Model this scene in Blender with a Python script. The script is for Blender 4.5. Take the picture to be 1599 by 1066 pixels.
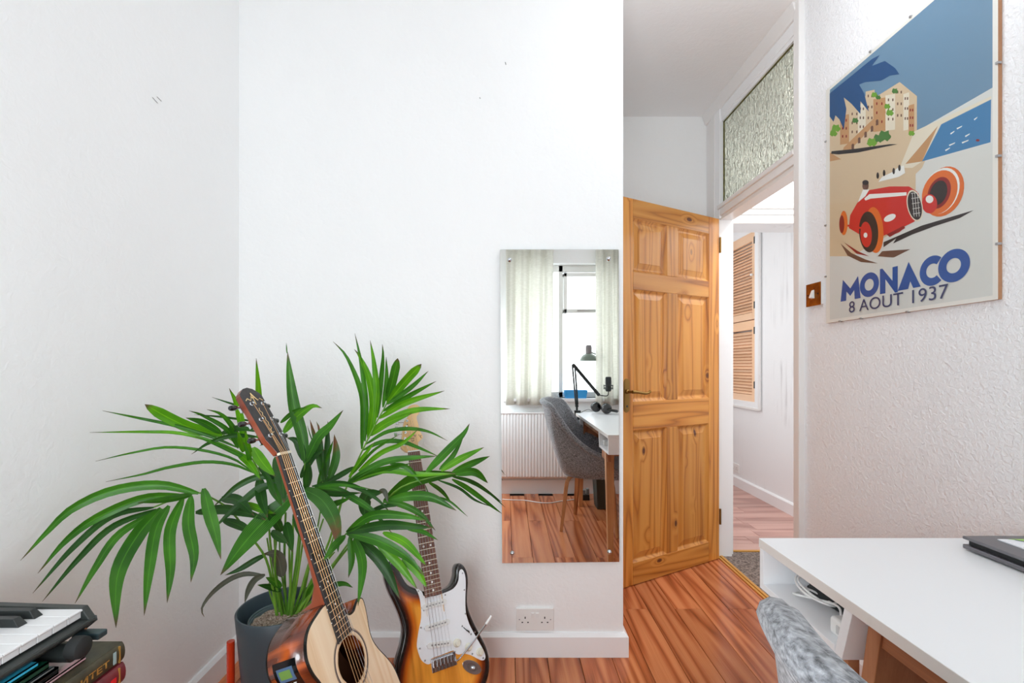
import bpy, math, random
import numpy as np
from mathutils import Vector, Matrix
from mathutils.geometry import tessellate_polygon, delaunay_2d_cdt
random.seed(7)
S = bpy.context.scene
COL = S.collection
for o in list(bpy.data.objects): bpy.data.objects.remove(o)

# ---------------------------------------------------------------- camera, world, lights
F, CX, CY, EYE = 720.0, 790.0, 570.0, 1.13
cam = bpy.data.objects.new('camera', bpy.data.cameras.new('camera')); COL.objects.link(cam)
cam.location = (0, 0, EYE); cam.rotation_euler = (math.pi/2, 0, 0)
cam.data.sensor_width = 36; cam.data.lens = 36*F/1599
cam.data.shift_x = (799.5-CX)/1599; cam.data.shift_y = (CY-533)/1599
cam.data.clip_start = 0.02
S.camera = cam
S.view_settings.view_transform = 'Standard'; S.view_settings.look = 'None'
S.view_settings.gamma = 1; S.view_settings.use_curve_mapping = False
S.view_settings.exposure = 0.14
S.cycles.max_bounces = 14; S.cycles.diffuse_bounces = 8; S.cycles.glossy_bounces = 6
S.cycles.transmission_bounces = 8; S.cycles.caustics_reflective = False; S.cycles.caustics_refractive = False
S.cycles.sample_clamp_indirect = 4
w = bpy.data.worlds.new('world'); S.world = w; w.use_nodes = True
w.node_tree.nodes['Background'].inputs[0].default_value = (.93, .97, 1, 1)
w.node_tree.nodes['Background'].inputs[1].default_value = 1.6

def area(name, loc, rot, sx, sy, power, color=(1, 1, 1)):
    l = bpy.data.lights.new(name, 'AREA'); l.shape = 'RECTANGLE'; l.size = sx; l.size_y = sy
    l.energy = power; l.color = color
    o = bpy.data.objects.new(name, l); COL.objects.link(o); o.location = loc; o.rotation_euler = rot
    return o
PI = math.pi
area('window_daylight', (.55, -.80, 1.48), (PI/2, 0, 0), 1.5, 1.5, 19, (.87, .945, 1))
area('added_door_fill_light', (-.55, -.80, .98), (PI/2, 0, 0), .9, 1.7, 16, (.87, .945, 1))  # extra light through the added garden door, lifts the lower walls
l = bpy.data.lights.new('recess_fill_light', 'POINT'); l.energy = 5.5; l.shadow_soft_size = .10; l.color = (.92, .965, 1)  # added fill without a fixture, brightens recess and ceiling
o = bpy.data.objects.new('recess_fill_light', l); COL.objects.link(o); o.location = (.82, 1.33, 2.38)
l = bpy.data.lights.new('low_fill_light', 'POINT'); l.energy = 15.5; l.shadow_soft_size = .20; l.color = (.86, .94, 1)  # added fill behind the camera for the lower walls; no lamp stands here
o = bpy.data.objects.new('low_fill_light', l); COL.objects.link(o); o.location = (-.24, -.16, 1.08)
area('hall_fill_light', (1.8, 2.3, 2.66), (0, 0, 0), .3, .3, 17, (.97, .985, 1))  # added fill for hall, transom glass and recess; no known lamp
area('far_room_fill_light', (1.13, 4.0, 1.45), (0, -PI/2, 0), 1.3, 1.5, 7, (.92, .97, 1))  # added fill panel facing the shuttered wall; no window on this side

# ---------------------------------------------------------------- helpers
def P(px, py, y):
    return Vector(((px-CX)/F*y, y, EYE-(py-CY)/F*y))
ORG = {}
def put(o, name, label=None, cat=None, group=None, kind=None):
    if label: o['label'] = label
    if cat: o['category'] = cat
    if group: o['group'] = group
    if kind: o['kind'] = kind
    return o
def thing(name, label, cat, loc=(0, 0, 0), group=None, matrix=None, kind=None):
    o = bpy.data.objects.new(name, None); COL.objects.link(o); o.empty_display_size = .05
    if matrix is not None:
        o.matrix_world = matrix; ORG[o.name] = Vector((0, 0, 0))
    else:
        o.location = loc; ORG[o.name] = Vector(loc)
    return put(o, name, label, cat, group, kind)
def catmull(pts, n):
    pts = [Vector(p) for p in pts]
    if len(pts) == 2: return [pts[0].lerp(pts[1], i/n) for i in range(n+1)]
    q = [2*pts[0]-pts[1]]+pts+[2*pts[-1]-pts[-2]]
    L = [0]
    for i in range(1, len(pts)): L.append(L[-1]+(pts[i]-pts[i-1]).length)
    out = []
    for k in range(n+1):
        s = L[-1]*k/n; i = 0
        while i < len(pts)-2 and s > L[i+1]: i += 1
        t = (s-L[i])/max(L[i+1]-L[i], 1e-9)
        a, b, c, d = q[i:i+4]
        out.append(.5*((2*b)+(c-a)*t+(2*a-5*b+4*c-d)*t*t+(3*b-a-3*c+d)*t**3))
    return out
def closed(pts, n):
    m = len(pts); out = []; ps = [Vector((*p, 0)) for p in pts]
    for i in range(m):
        a, b, c, d = ps[i-1], ps[i], ps[(i+1) % m], ps[(i+2) % m]
        for k in range(n):
            t = k/n
            v = .5*((2*b)+(c-a)*t+(2*a-5*b+4*c-d)*t*t+(3*b-a-3*c+d)*t**3)
            out.append((v.x, v.y))
    return out
class MB:
    def __init__(s): s.v = []; s.f = []; s.m = []; s.uv = {}
    def add(s, vs, fs, m=0):
        b = len(s.v); s.v += [Vector(x) for x in vs]
        s.f += [tuple(b+i for i in f) for f in fs]; s.m += [m]*len(fs); return b
    def box(s, x0, x1, y0, y1, z0, z1, m=0, M=None):
        vs = [Vector((x, y, z)) for z in (z0, z1) for y in (y0, y1) for x in (x0, x1)]
        if M is not None: vs = [M @ v for v in vs]
        s.add(vs, [(0, 2, 3, 1), (4, 5, 7, 6), (0, 1, 5, 4), (2, 6, 7, 3), (0, 4, 6, 2), (1, 3, 7, 5)], m); return s
    def hexa(s, a, m=0):   # 8 free corners, bottom ring then top ring
        s.add(a, [(3, 2, 1, 0), (4, 5, 6, 7), (0, 1, 5, 4), (1, 2, 6, 5), (2, 3, 7, 6), (3, 0, 4, 7)], m); return s
    def tube(s, pts, r, n=8, m=0, caps=True, flat=1.0):
        pts = [Vector(p) for p in pts]
        rr = r if isinstance(r, (list, tuple)) else [r]*len(pts)
        t0 = (pts[1]-pts[0]).normalized()
        up = Vector((0, 0, 1)) if abs(t0.z) < .9 else Vector((1, 0, 0))
        u = t0.cross(up).normalized(); rings = []
        for i, p in enumerate(pts):
            t = (pts[min(i+1, len(pts)-1)]-pts[max(i-1, 0)])
            t = t.normalized() if t.length > 1e-9 else t0
            u = (u-t*u.dot(t)); u = u.normalized() if u.length > 1e-6 else t.orthogonal().normalized()
            w_ = t.cross(u)
            rings.append([p+(u*math.cos(2*PI*k/n)+w_*math.sin(2*PI*k/n)*flat)*rr[i] for k in range(n)])
        b = len(s.v); s.v += [x for R in rings for x in R]
        for i in range(len(pts)-1):
            for k in range(n):
                s.f.append((b+i*n+k, b+i*n+(k+1) % n, b+(i+1)*n+(k+1) % n, b+(i+1)*n+k)); s.m.append(m)
        if caps:
            s.f.append(tuple(b+k for k in reversed(range(n)))); s.m.append(m)
            s.f.append(tuple(b+(len(pts)-1)*n+k for k in range(n))); s.m.append(m)
        return s
    def lathe(s, prof, c=(0, 0, 0), n=24, m=0, M=None, close=False):
        b = len(s.v); c = Vector(c)
        for r, z in prof:
            for k in range(n):
                v = Vector((r*math.cos(2*PI*k/n), r*math.sin(2*PI*k/n), z))
                s.v.append((M @ v if M is not None else v)+c)
        q = len(prof)
        for i in range(q-1 if not close else q):
            for k in range(n):
                s.f.append((b+i*n+k, b+i*n+(k+1) % n, b+((i+1) % q)*n+(k+1) % n, b+((i+1) % q)*n+k)); s.m.append(m)
        if not close:
            if prof[0][0] > 1e-5: s.f.append(tuple(b+k for k in reversed(range(n)))); s.m.append(m)
            if prof[-1][0] > 1e-5: s.f.append(tuple(b+(q-1)*n+k for k in range(n))); s.m.append(m)
        return s
    def prism(s, out, z0, z1, m=0, M=None, mtop=None, mbot=None):
        n = len(out); fn = (lambda v: M @ v) if M is not None else (lambda v: v)
        ar = sum(out[i][0]*out[(i+1) % n][1]-out[(i+1) % n][0]*out[i][1] for i in range(n))
        if ar < 0: out = out[::-1]
        vs = [fn(Vector((x, y, z0))) for x, y in out]+[fn(Vector((x, y, z1))) for x, y in out]
        tri = tessellate_polygon([[Vector((x, y, 0)) for x, y in out]])
        T = []
        for t in tri:
            a, b_, c = [out[i] for i in t]
            cr = (b_[0]-a[0])*(c[1]-a[1])-(b_[1]-a[1])*(c[0]-a[0])
            T.append(t if cr > 0 else t[::-1])
        b = s.add(vs, [(i, (i+1) % n, n+(i+1) % n, n+i) for i in range(n)], m)
        for t in T:
            s.f.append(tuple(b+n+i for i in t)); s.m.append(m if mtop is None else mtop)
            s.f.append(tuple(b+i for i in reversed(t))); s.m.append(m if mbot is None else mbot)
        return s
    def flat(s, out, z, m=0, M=None): # one-sided sheet
        tri = tessellate_polygon([[Vector((x, y, 0)) for x, y in out]])
        fs = []
        for t in tri:
            a, b_, c = [out[i] for i in t]
            cr = (b_[0]-a[0])*(c[1]-a[1])-(b_[1]-a[1])*(c[0]-a[0])
            fs.append(tuple(t) if cr > 0 else tuple(t[::-1]))
        s.add([(M @ Vector((x, y, z))) if M is not None else Vector((x, y, z)) for x, y in out], fs, m); return s
    def build(s, name, mats, parent=None, smooth=False, bevel=0, seg=2, label=None, cat=None, group=None, kind=None, uvs=None, mod=None):
        if not isinstance(mats, (list, tuple)): mats = [mats]
        me = bpy.data.meshes.new(name)
        if parent is not None: off = ORG.get(parent.name, Vector((0, 0, 0)))
        else:
            xs = [v.x for v in s.v]; ys = [v.y for v in s.v]; zs = [v.z for v in s.v]
            off = Vector(((min(xs)+max(xs))/2, (min(ys)+max(ys))/2, min(zs)))
        me.from_pydata([tuple(v-off) for v in s.v], [], s.f)
        for m_ in mats: me.materials.append(m_)
        me.polygons.foreach_set('material_index', s.m)
        if uvs is not None:
            ul = me.uv_layers.new(name='UVMap')
            for li, lp in enumerate(me.loops): ul.data[li].uv = uvs[lp.vertex_index]
        if smooth:
            me.polygons.foreach_set('use_smooth', [True]*len(me.polygons))
            me.set_sharp_from_angle(angle=math.radians(40 if smooth is True else smooth))
        me.update()
        o = bpy.data.objects.new(name, me); COL.objects.link(o)
        if parent is not None: o.parent = parent
        else: o.location = off
        ORG[o.name] = off
        if bevel:
            b = o.modifiers.new('bevel', 'BEVEL'); b.width = bevel; b.segments = seg; b.limit_method = 'ANGLE'; b.angle_limit = math.radians(40)
        return put(o, name, label, cat, group, kind)
def twin(src, parent=None, name=None):
    o = src.copy(); COL.objects.link(o)
    if parent is not None: o.parent = parent
    return o

# ---------------------------------------------------------------- materials
def lin(*c):
    return tuple(((x/255)/12.92 if x/255 <= .04045 else ((x/255+.055)/1.055)**2.4) for x in c)+(1,)
class NT:
    def __init__(s, name):
        s.mat = bpy.data.materials.new(name); s.mat.use_nodes = True; s.t = s.mat.node_tree
        s.p = s.t.nodes['Principled BSDF']; s.out = s.t.nodes['Material Output']
    def n(s, typ, **k):
        x = s.t.nodes.new(typ)
        for a, b in k.items():
            if a.startswith('i_'): x.inputs[a[2:].replace('_', ' ')].default_value = b
            else: setattr(x, a, b)
        return x
    def l(s, a, b): s.t.links.new(a, b)
    def ramp(s, fac, stops, interp='LINEAR'):
        r = s.n('ShaderNodeValToRGB'); r.color_ramp.interpolation = interp
        e = r.color_ramp.elements
        while len(e) < len(stops): e.new(.5)
        for i, (p, c) in enumerate(stops): e[i].position = p; e[i].color = c if len(c) == 4 else (*c, 1)
        s.l(fac, r.inputs[0]); return r.outputs[0]
    def math(s, op, a, b=None):
        x = s.n('ShaderNodeMath', operation=op)
        for i, v in enumerate((a, b)):
            if v is None: continue
            if isinstance(v, (int, float)): x.inputs[i].default_value = v
            else: s.l(v, x.inputs[i])
        return x.outputs[0]
    def coord(s, scale=(1, 1, 1), rnd=0):
        c = s.n('ShaderNodeTexCoord').outputs['Object']
        if rnd:
            oi = s.n('ShaderNodeObjectInfo')
            k = s.math('MULTIPLY', oi.outputs['Random'], rnd)
            cb = s.n('ShaderNodeCombineXYZ'); s.l(k, cb.inputs[0]); s.l(k, cb.inputs[1]); s.l(s.math('MULTIPLY', k, 1.7), cb.inputs[2])
            a = s.n('ShaderNodeVectorMath', operation='ADD'); s.l(c, a.inputs[0]); s.l(cb.outputs[0], a.inputs[1]); c = a.outputs[0]
        m = s.n('ShaderNodeMapping'); m.inputs['Scale'].default_value = scale; s.l(c, m.inputs[0])
        return m.outputs[0]
    def noise(s, vec, scale=1, detail=2, rough=.5, dist=0):
        x = s.n('ShaderNodeTexNoise'); x.inputs['Scale'].default_value = scale; x.inputs['Detail'].default_value = detail
        x.inputs['Roughness'].default_value = rough; x.inputs['Distortion'].default_value = dist
        s.l(vec, x.inputs['Vector']); return x.outputs[0]
    def bump(s, h, strength=.3, dist=.002):
        b = s.n('ShaderNodeBump'); b.inputs['Strength'].default_value = strength; b.inputs['Distance'].default_value = dist
        s.l(h, b.inputs['Height']); s.l(b.outputs[0], s.p.inputs['Normal']); return b
def plain(name, c, rough=.5, metal=0, spec=.5, coat=0, noise=None, bump=None, emis=None, trans=0, sheen=0):
    t = NT(name); p = t.p
    p.inputs['Base Color'].default_value = c; p.inputs['Roughness'].default_value = rough
    p.inputs['Metallic'].default_value = metal; p.inputs['Specular IOR Level'].default_value = spec
    p.inputs['Coat Weight'].default_value = coat; p.inputs['Coat Roughness'].default_value = .05
    p.inputs['Transmission Weight'].default_value = trans; p.inputs['Sheen Weight'].default_value = sheen
    if noise:   # (scale vec, colour2, detail)
        f = t.noise(t.coord(noise[0], 13), 1, noise[2])
        t.l(t.ramp(f, [(.3, c), (.7, noise[1])]), p.inputs['Base Color'])
    if bump:    # (scale vec, strength, dist)
        t.bump(t.noise(t.coord(bump[0], 0), 1, 3), bump[1], bump[2])
    if emis:
        p.inputs['Emission Color'].default_value = emis[0]; p.inputs['Emission Strength'].default_value = emis[1]
    return t.mat
def paint(name, c, b_scale, b_str, b_dist, rough=.6, blotch=.03, streak=None):
    t = NT(name)
    f = t.noise(t.coord((1.3, 1.3, .8)), 1, 4, .6)
    c2 = tuple(x*(1-blotch) for x in c[:3])+(1,)
    col = t.ramp(f, [(.35, c2), (.65, c)])
    if streak:
        g = t.noise(t.coord((30, 30, 2.0)), 1, 3)
        g2 = t.noise(t.coord((2, 2, 2)), 1, 2)
        k = t.math('MULTIPLY', t.ramp(g, [(.5, (0, 0, 0)), (.75, (1, 1, 1))]), t.ramp(g2, [(.5, (0, 0, 0)), (.62, (1, 1, 1))]))
        mx = t.n('ShaderNodeMix', data_type='RGBA'); t.l(k, mx.inputs[0]); t.l(col, mx.inputs[6]); mx.inputs[7].default_value = streak; col = mx.outputs[2]
    t.l(col, t.p.inputs['Base Color']); t.p.inputs['Roughness'].default_value = rough
    n1 = t.noise(t.coord((1, 1, 1)), b_scale, 3, .55, .6)
    t.bump(n1, b_str, b_dist)
    return t.mat
def wood(name, cols, along='Z', ring=(3, .35), freq=60, rough=.4, coat=0, knots=False, rnd=17, fine=.35, spec=.5, bstr=.05, sharp=1):
    t = NT(name); a, b = ring
    sc = {'X': (b, a, a), 'Y': (a, b, a), 'Z': (a, a, b)}[along]
    v = t.coord(sc, rnd)
    n = t.noise(v, 1, 1.5, .4, .3)
    if knots:
        ks = {'X': (3.4, .01, 6.5), 'Y': (6.5, 3.4, .01), 'Z': (6.5, .01, 3.4)}[along]
        vo = t.n('ShaderNodeTexVoronoi'); vo.inputs['Scale'].default_value = 1; t.l(t.coord(ks, rnd), vo.inputs['Vector'])
        kd = t.ramp(vo.outputs['Distance'], [(0, (1, 1, 1)), (.10, (.25, .25, .25)), (.24, (0, 0, 0))])
        n = t.math('ADD', n, t.math('MULTIPLY', kd, .35))
    s_ = t.math('SINE', t.math('MULTIPLY', n, freq))
    r_ = t.math('ADD', t.math('MULTIPLY', s_, .499), .5)
    if sharp != 1: r_ = t.math('POWER', r_, sharp)
    fs = {'X': (6, 300, 300), 'Y': (300, 6, 300), 'Z': (300, 300, 6)}[along]
    fn = t.noise(t.coord(fs, rnd), 1, 2)
    big = t.noise(t.coord(tuple(x*1.7 for x in sc), rnd+5), 1, 2)
    mixv = t.math('ADD', t.math('MULTIPLY', r_, .5), t.math('ADD', t.math('MULTIPLY', fn, fine), t.math('MULTIPLY', big, .5-fine*.4)))
    col = t.ramp(mixv, [(.15, cols[0]), (.5, cols[1]), (.9, cols[2])])
    if knots:
        kk = t.ramp(vo.outputs['Distance'], [(0, (1, 1, 1)), (.05, (1, 1, 1)), (.09, (0, 0, 0))])
        mx = t.n('ShaderNodeMix', data_type='RGBA'); t.l(kk, mx.inputs[0]); t.l(col, mx.inputs[6]); mx.inputs[7].default_value = lin(88, 38, 16); col = mx.outputs[2]
    if rnd:
        oi = t.n('ShaderNodeObjectInfo'); hs = t.n('ShaderNodeHueSaturation')
        t.l(t.math('ADD', t.math('MULTIPLY', oi.outputs['Random'], .26), .87), hs.inputs['Value']); t.l(col, hs.inputs['Color']); col = hs.outputs[0]
    t.l(col, t.p.inputs['Base Color']); t.p.inputs['Roughness'].default_value = rough
    t.p.inputs['Coat Weight'].default_value = coat; t.p.inputs['Coat Roughness'].default_value = .06
    t.p.inputs['Specular IOR Level'].default_value = spec
    t.bump(mixv, bstr, .001)
    return t.mat

WALL = paint('smooth_wall_paint', lin(246, 247, 247), 45, .42, .004)
WALLR = paint('woodchip_wall_paint', lin(242, 243, 245), 85, .75, .006, blotch=.04)
CEIL = paint('ceiling_paint', lin(247, 246, 246), 40, .35, .004)
HALLW = paint('hall_wall_paint', lin(242, 243, 244), 60, .3, .003, streak=lin(206, 205, 206))
GLOSS = plain('white_gloss_paint', lin(243, 244, 245), .28, bump=((9, 9, 9), .08, .002))
GLOSSG = plain('aged_white_gloss_paint', lin(236, 234, 232), .3, bump=((12, 12, 12), .12, .002))
PLANK = wood('laminate_floor', [lin(92, 42, 22), lin(172, 92, 52), lin(206, 130, 84)], 'Y', (11, .55), 36, .22, fine=.34, sharp=.6, rnd=23, bstr=.02)
PLANKX = wood('hall_laminate', [lin(156, 112, 102), lin(188, 142, 130), lin(206, 166, 154)], 'X', (4, .5), 40, .3, fine=.3, rnd=23, bstr=.02)
DARK = plain('subfloor', lin(40, 25, 18), .9)
pc = [lin(120, 58, 14), lin(192, 122, 46), lin(214, 150, 70)]
PINEV = wood('varnished_pine_upright', pc, 'Z', (9, .42), 60, .33, .25, True, fine=.22, sharp=.45)
PINEH = wood('varnished_pine_level', pc, 'X', (9, .42), 60, .33, .25, True, fine=.22, sharp=.45)
PINEL = wood('pale_pine', [lin(232, 188, 148), lin(240, 200, 164), lin(246, 210, 178)], 'Y', (3, 1), 8, .5, rnd=9)
OAK = wood('oak_furniture', [lin(150, 96, 56), lin(196, 140, 92), lin(214, 164, 116)], 'Z', (6, .6), 40, .45, rnd=5)
WALN = wood('desk_frame_wood', [lin(120, 72, 44), lin(162, 104, 68), lin(186, 130, 92)], 'Z', (7, .7), 44, .45, rnd=5)
WALNY = wood('desk_rail_wood', [lin(120, 72, 44), lin(162, 104, 68), lin(186, 130, 92)], 'Y', (7, .7), 44, .45, rnd=5)
BRASS = plain('aged_brass', lin(150, 118, 66), .32, 1)
BRASSP = plain('tarnished_brass_plate', lin(176, 112, 36), .35, .85, noise=((40, 40, 40), lin(128, 74, 22), 3))
GOLDT = plain('gold_threshold', lin(214, 158, 74), .4, .35)
CHROME = plain('chrome', lin(215, 218, 222), .12, 1)
STEEL = plain('steel', lin(180, 180, 182), .3, 1)
BLACK = plain('black_plastic', lin(34, 38, 37), .45)
BLACKG = plain('gloss_black', lin(12, 13, 16), .12, coat=.6)
RUBBER = plain('dark_rubber', lin(28, 30, 30), .7)
WPLAS = plain('white_plastic', lin(238, 238, 236), .3)
KEYW = plain('key_ivory_white', lin(222, 222, 222), .22)
WDESK = plain('white_desk_laminate', lin(240, 241, 243), .32)
WEDGE = plain('white_desk_edge', lin(226, 220, 214), .4)
GREYF = plain('grey_felt_fabric', lin(58, 60, 64), .95, noise=((140, 90, 260), lin(178, 180, 186), 6), bump=((350, 350, 350), .6, .003), sheen=.3)
PIPE = plain('pale_piping', lin(128, 130, 134), .8)
POT = plain('slate_blue_pot', lin(66, 80, 88), .42)
SOIL = plain('gritty_soil', lin(86, 62, 44), .95, noise=((150, 150, 150), lin(208, 190, 172), 6), bump=((120, 120, 120), 1, .01))
REDW = wood('red_stained_wood', [lin(120, 22, 6), lin(184, 40, 12), lin(216, 60, 22)], 'Z', (9, 1), 20, .25, .5)
CARPET = plain('brown_loop_carpet', lin(74, 62, 58), 1, noise=((90, 90, 90), lin(178, 162, 152), 6), bump=((260, 260, 260), 1, .008))

def leafmat(name, c1, c2, brown=False):
    t = NT(name); uv = t.n('ShaderNodeUVMap').outputs[0]; sp = t.n('ShaderNodeSeparateXYZ'); t.l(uv, sp.inputs[0])
    st = t.math('SINE', t.math('MULTIPLY', sp.outputs[0], 75))
    ms = t.math('ABSOLUTE', t.math('SUBTRACT', sp.outputs[0], .5))
    rib = t.ramp(ms, [(0, (1, 1, 1)), (.05, (0, 0, 0))])
    base = t.math('ADD', t.math('MULTIPLY', st, .14), .4)
    v = t.math('ADD', base, t.math('MULTIPLY', rib, .5))
    v = t.math('ADD', v, t.math('MULTIPLY', t.math('SUBTRACT', t.noise(t.coord((12, 12, 12)), 1, 2), .5), .8))
    col = t.ramp(v, [(.1, c1), (.9, c2)])
    stops = [(.90, (0, 0, 0)), (.97, (1, 1, 1))] if not brown else [(.55, (0, 0, 0)), (.80, (1, 1, 1))]
    k = t.ramp(sp.outputs[1], stops)
    if brown: k = t.math('MULTIPLY', k, t.ramp(t.noise(t.coord((22, 22, 22)), 1, 2), [(.4, (0, 0, 0)), (.52, (1, 1, 1))]))
    mx = t.n('ShaderNodeMix', data_type='RGBA'); t.l(k, mx.inputs[0]); t.l(col, mx.inputs[6]); mx.inputs[7].default_value = lin(92, 80, 52) if not brown else lin(118, 78, 50)
    t.l(mx.outputs[2], t.p.inputs['Base Color']); t.p.inputs['Roughness'].default_value = .36; t.p.inputs['Specular IOR Level'].default_value = .35
    tr = t.n('ShaderNodeBsdfTranslucent'); t.l(mx.outputs[2], tr.inputs[0])
    ms2 = t.n('ShaderNodeMixShader'); ms2.inputs[0].default_value = .22
    t.l(t.p.outputs[0], ms2.inputs[1]); t.l(tr.outputs[0], ms2.inputs[2]); t.l(ms2.outputs[0], t.out.inputs[0])
    return t.mat
LEAF = leafmat('palm_leaf', lin(22, 78, 10), lin(86, 160, 38))
LEAFB = leafmat('young_palm_leaf', lin(48, 122, 6), lin(128, 198, 36))
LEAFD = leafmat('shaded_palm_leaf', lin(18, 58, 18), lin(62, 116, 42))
LEAFG = leafmat('withered_grey_leaf', lin(72, 78, 66), lin(120, 122, 106))
LEAFX = leafmat('browning_palm_leaf', lin(30, 80, 24), lin(84, 140, 60), True)
STEM = plain('palm_stem', lin(72, 128, 34), .4, noise=((30, 30, 8), lin(120, 170, 60), 2))

# ---------------------------------------------------------------- room shell
XL, XR, YB, YW, HC = -1.042, 1.265, 1.80, -.50, 2.69
def struct(name, mb, mats, label, parent=None, **k):
    return mb.build(name, mats, parent, label=label, kind='structure', **k)
struct('wall_left', MB().box(XL-.12, XL, YW-.2, YB+.1, 0, HC), WALL, 'smooth white painted wall on the left behind the palm')
struct('wall_back', MB().box(XL-.12, .4575, YB, 2.995, 0, HC), WALL, 'white painted wall straight ahead carrying the mirror')
struct('wall_recess', MB().box(.4575, XR+.07, 2.895, 2.995, 0, HC), WALL, 'short white wall at the end of the recess above the pine door')
struct('wall_right', MB().box(XR, XR+.09, YW-.2, 1.972, 0, HC), WALLR, 'woodchip textured white wall on the right behind the desk')
struct('ceiling', MB().box(XL-.12, XR+.09, YW-.2, 2.995, HC, HC+.1), CEIL, 'stippled off-white ceiling over the recess')
wx0, wx1, wz0, wz1 = .02, 1.08, .84, 2.03
mb = MB()
gx0, gx1, gz1 = -.97, -.20, 2.10  # opening for the added garden door
mb.box(XL-.12, gx0, YW-.22, YW, 0, HC).box(gx0, gx1, YW-.22, YW, gz1, HC).box(gx1, wx0, YW-.22, YW, 0, HC).box(wx1, XR+.09, YW-.22, YW, 0, HC).box(wx0, wx1, YW-.22, YW, 0, wz0).box(wx0, wx1, YW-.22, YW, wz1, HC)
struct('wall_window', mb, WALL, 'white wall with the window, seen in the mirror')
fl = struct('floor', MB().box(XL-.12, XR+.09, YW-.2, 2.995, -.10, -.012), DARK, 'reddish brown laminate plank floor')
def plankmesh(wd, ln):
    g, b = .0009, .0008
    x0, x1, y0, y1 = g, wd-g, g, ln-g
    v = [(x0, y0, -.012), (x1, y0, -.012), (x1, y1, -.012), (x0, y1, -.012), (x0, y0, -.0014), (x1, y0, -.0014), (x1, y1, -.0014), (x0, y1, -.0014),
         (x0+b, y0+b, 0), (x1-b, y0+b, 0), (x1-b, y1-b, 0), (x0+b, y1-b, 0)]
    f = [(3, 2, 1, 0), (8, 9, 10, 11)]+[(i, (i+1) % 4, 4+(i+1) % 4, 4+i) for i in range(4)]+[(4+i, 4+(i+1) % 4, 8+(i+1) % 4, 8+i) for i in range(4)]
    me = bpy.data.meshes.new('plank'); me.from_pydata(v, [], f); return me
pm = {}
def plank(parent, mat, x, y, wd, ln, key):
    k = (round(wd, 3), round(ln, 3), key)
    if k not in pm: pm[k] = plankmesh(wd, ln); pm[k].materials.append(mat)
    o = bpy.data.objects.new('plank', pm[k]); COL.objects.link(o); o.parent = parent
    o.location = Vector((x, y, 0))-ORG[parent.name]
PWD = .1247
for k in range(-9, 10):
    x = .035+PWD*k; y1lim = 1.80 if x+PWD < .47 else 2.90
    x0 = max(x, XL-.02); x1 = min(x+PWD, XR+.0)
    j0 = 2.14 if k % 2 == 0 else 1.50
    ys = [j0-1.28*2, j0-1.28, j0, j0+1.28]
    for a in ys:
        a0, a1 = max(a, YW-.02), min(a+1.28, y1lim+.02)
        if a1-a0 > .03: plank(fl, PLANK, x0, a0, x1-x0, a1-a0, 'm')

def skirting(name, path, label, h=.09, t=.0175, mat=GLOSS):
    """path: list of (x,y) with the room to its left-hand side normal given per segment"""
    mb = MB()
    for (a, b, nrm, e0, e1) in path:
        a = Vector((*a, 0)); b = Vector((*b, 0)); n = Vector((*nrm, 0)); d = (b-a).normalized()
        prof = [(0, 0), (t, 0), (t, h-.012), (t*.45, h-.001), (0, h)]
        vs = []
        for (p, e) in ((a, e0), (b, e1)):
            for q, z in prof: vs.append(p+n*q+d*e*q+Vector((0, 0, z)))
        m = len(prof)
        mb.add(vs, [(i, (i+1) % m, m+(i+1) % m, m+i) for i in range(m)]+[tuple(reversed(range(m))), tuple(range(m, 2*m))])
    return struct(name, mb, mat, label)
skirting('baseboard_back', [((XL, YB), (.4575, YB), (0, -1), 1, 1), ((.4575, YB), (.4575, 2.895), (1, 0), -1, 0)], 'white painted baseboard under the mirror and the double socket')
skirting('baseboard_left', [((XL, YW), (XL, YB), (1, 0), 0, -1)], 'white painted baseboard along the left wall')
skirting('baseboard_window', [((gx1+.04, YW), (XR, YW), (0, 1), 1, -1)], 'white baseboard under the radiator, seen in the mirror', h=.13)
skirting('baseboard_right', [((XR, YW), (XR, 1.95), (-1, 0), 0, 0)], 'white baseboard of the right wall under the desk')
skirting('baseboard_recess', [((.4575, 2.895), (XR, 2.895), (0, -1), 0, 0)], 'white baseboard behind the open pine door')

# door frame with transom light
tf = thing('trim_1', 'white gloss door frame with transom light above the doorway', None, (1.29, 2.36, 0), kind='structure')
YN, YF = 1.998, 2.72   # opening
def fbox(name, x0, x1, y0, y1, z0, z1, mat=GLOSS, bevel=.002):
    return MB().box(x0, x1, y0, y1, z0, z1).build(name, mat, tf, bevel=bevel)
fbox('jamb', 1.25, 1.36, YN-.03, YN, 0, HC)
fbox('jamb', 1.256, 1.335, YF, YF+.035, 0, HC-.02)
fbox('architrave', 1.241, 1.27, 1.953, 1.992, 0, HC, GLOSSG, .003)
fbox('architrave', 1.247, 1.27, 2.760, 2.815, 0, 2.655, GLOSSG, .004)
fbox('architrave', 1.253, 1.27, 2.815, 2.86, 0, 2.655, GLOSSG, .004)
fbox('architrave', 1.258, 1.27, 2.86, 2.893, 0, 2.655, GLOSSG, .004)
fbox('post', 1.25, 1.30, 2.70, 2.765, 1.99, HC, GLOSS)
fbox('door_head', 1.252, 1.34, YN, YF, 2.005, 2.045, GLOSSG)
fbox('door_head', 1.262, 1.34, YN, YF, 1.985, 2.006, GLOSSG)
fbox('transom_rail', 1.243, 1.34, YN, YF, 2.044, 2.068, GLOSSG, .004)
fbox('top_rail', 1.258, 1.32, YN, YF, 2.575, 2.64, GLOSS)
mb = MB(); mb.hexa([(1.248, YN-.02, 2.63), (1.33, YN-.02, 2.63), (1.33, 2.89, 2.63), (1.248, 2.89, 2.63), (1.228, YN-.02, 2.69), (1.33, YN-.02, 2.69), (1.33, 2.89, 2.69), (1.228, 2.89, 2.69)])
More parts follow.
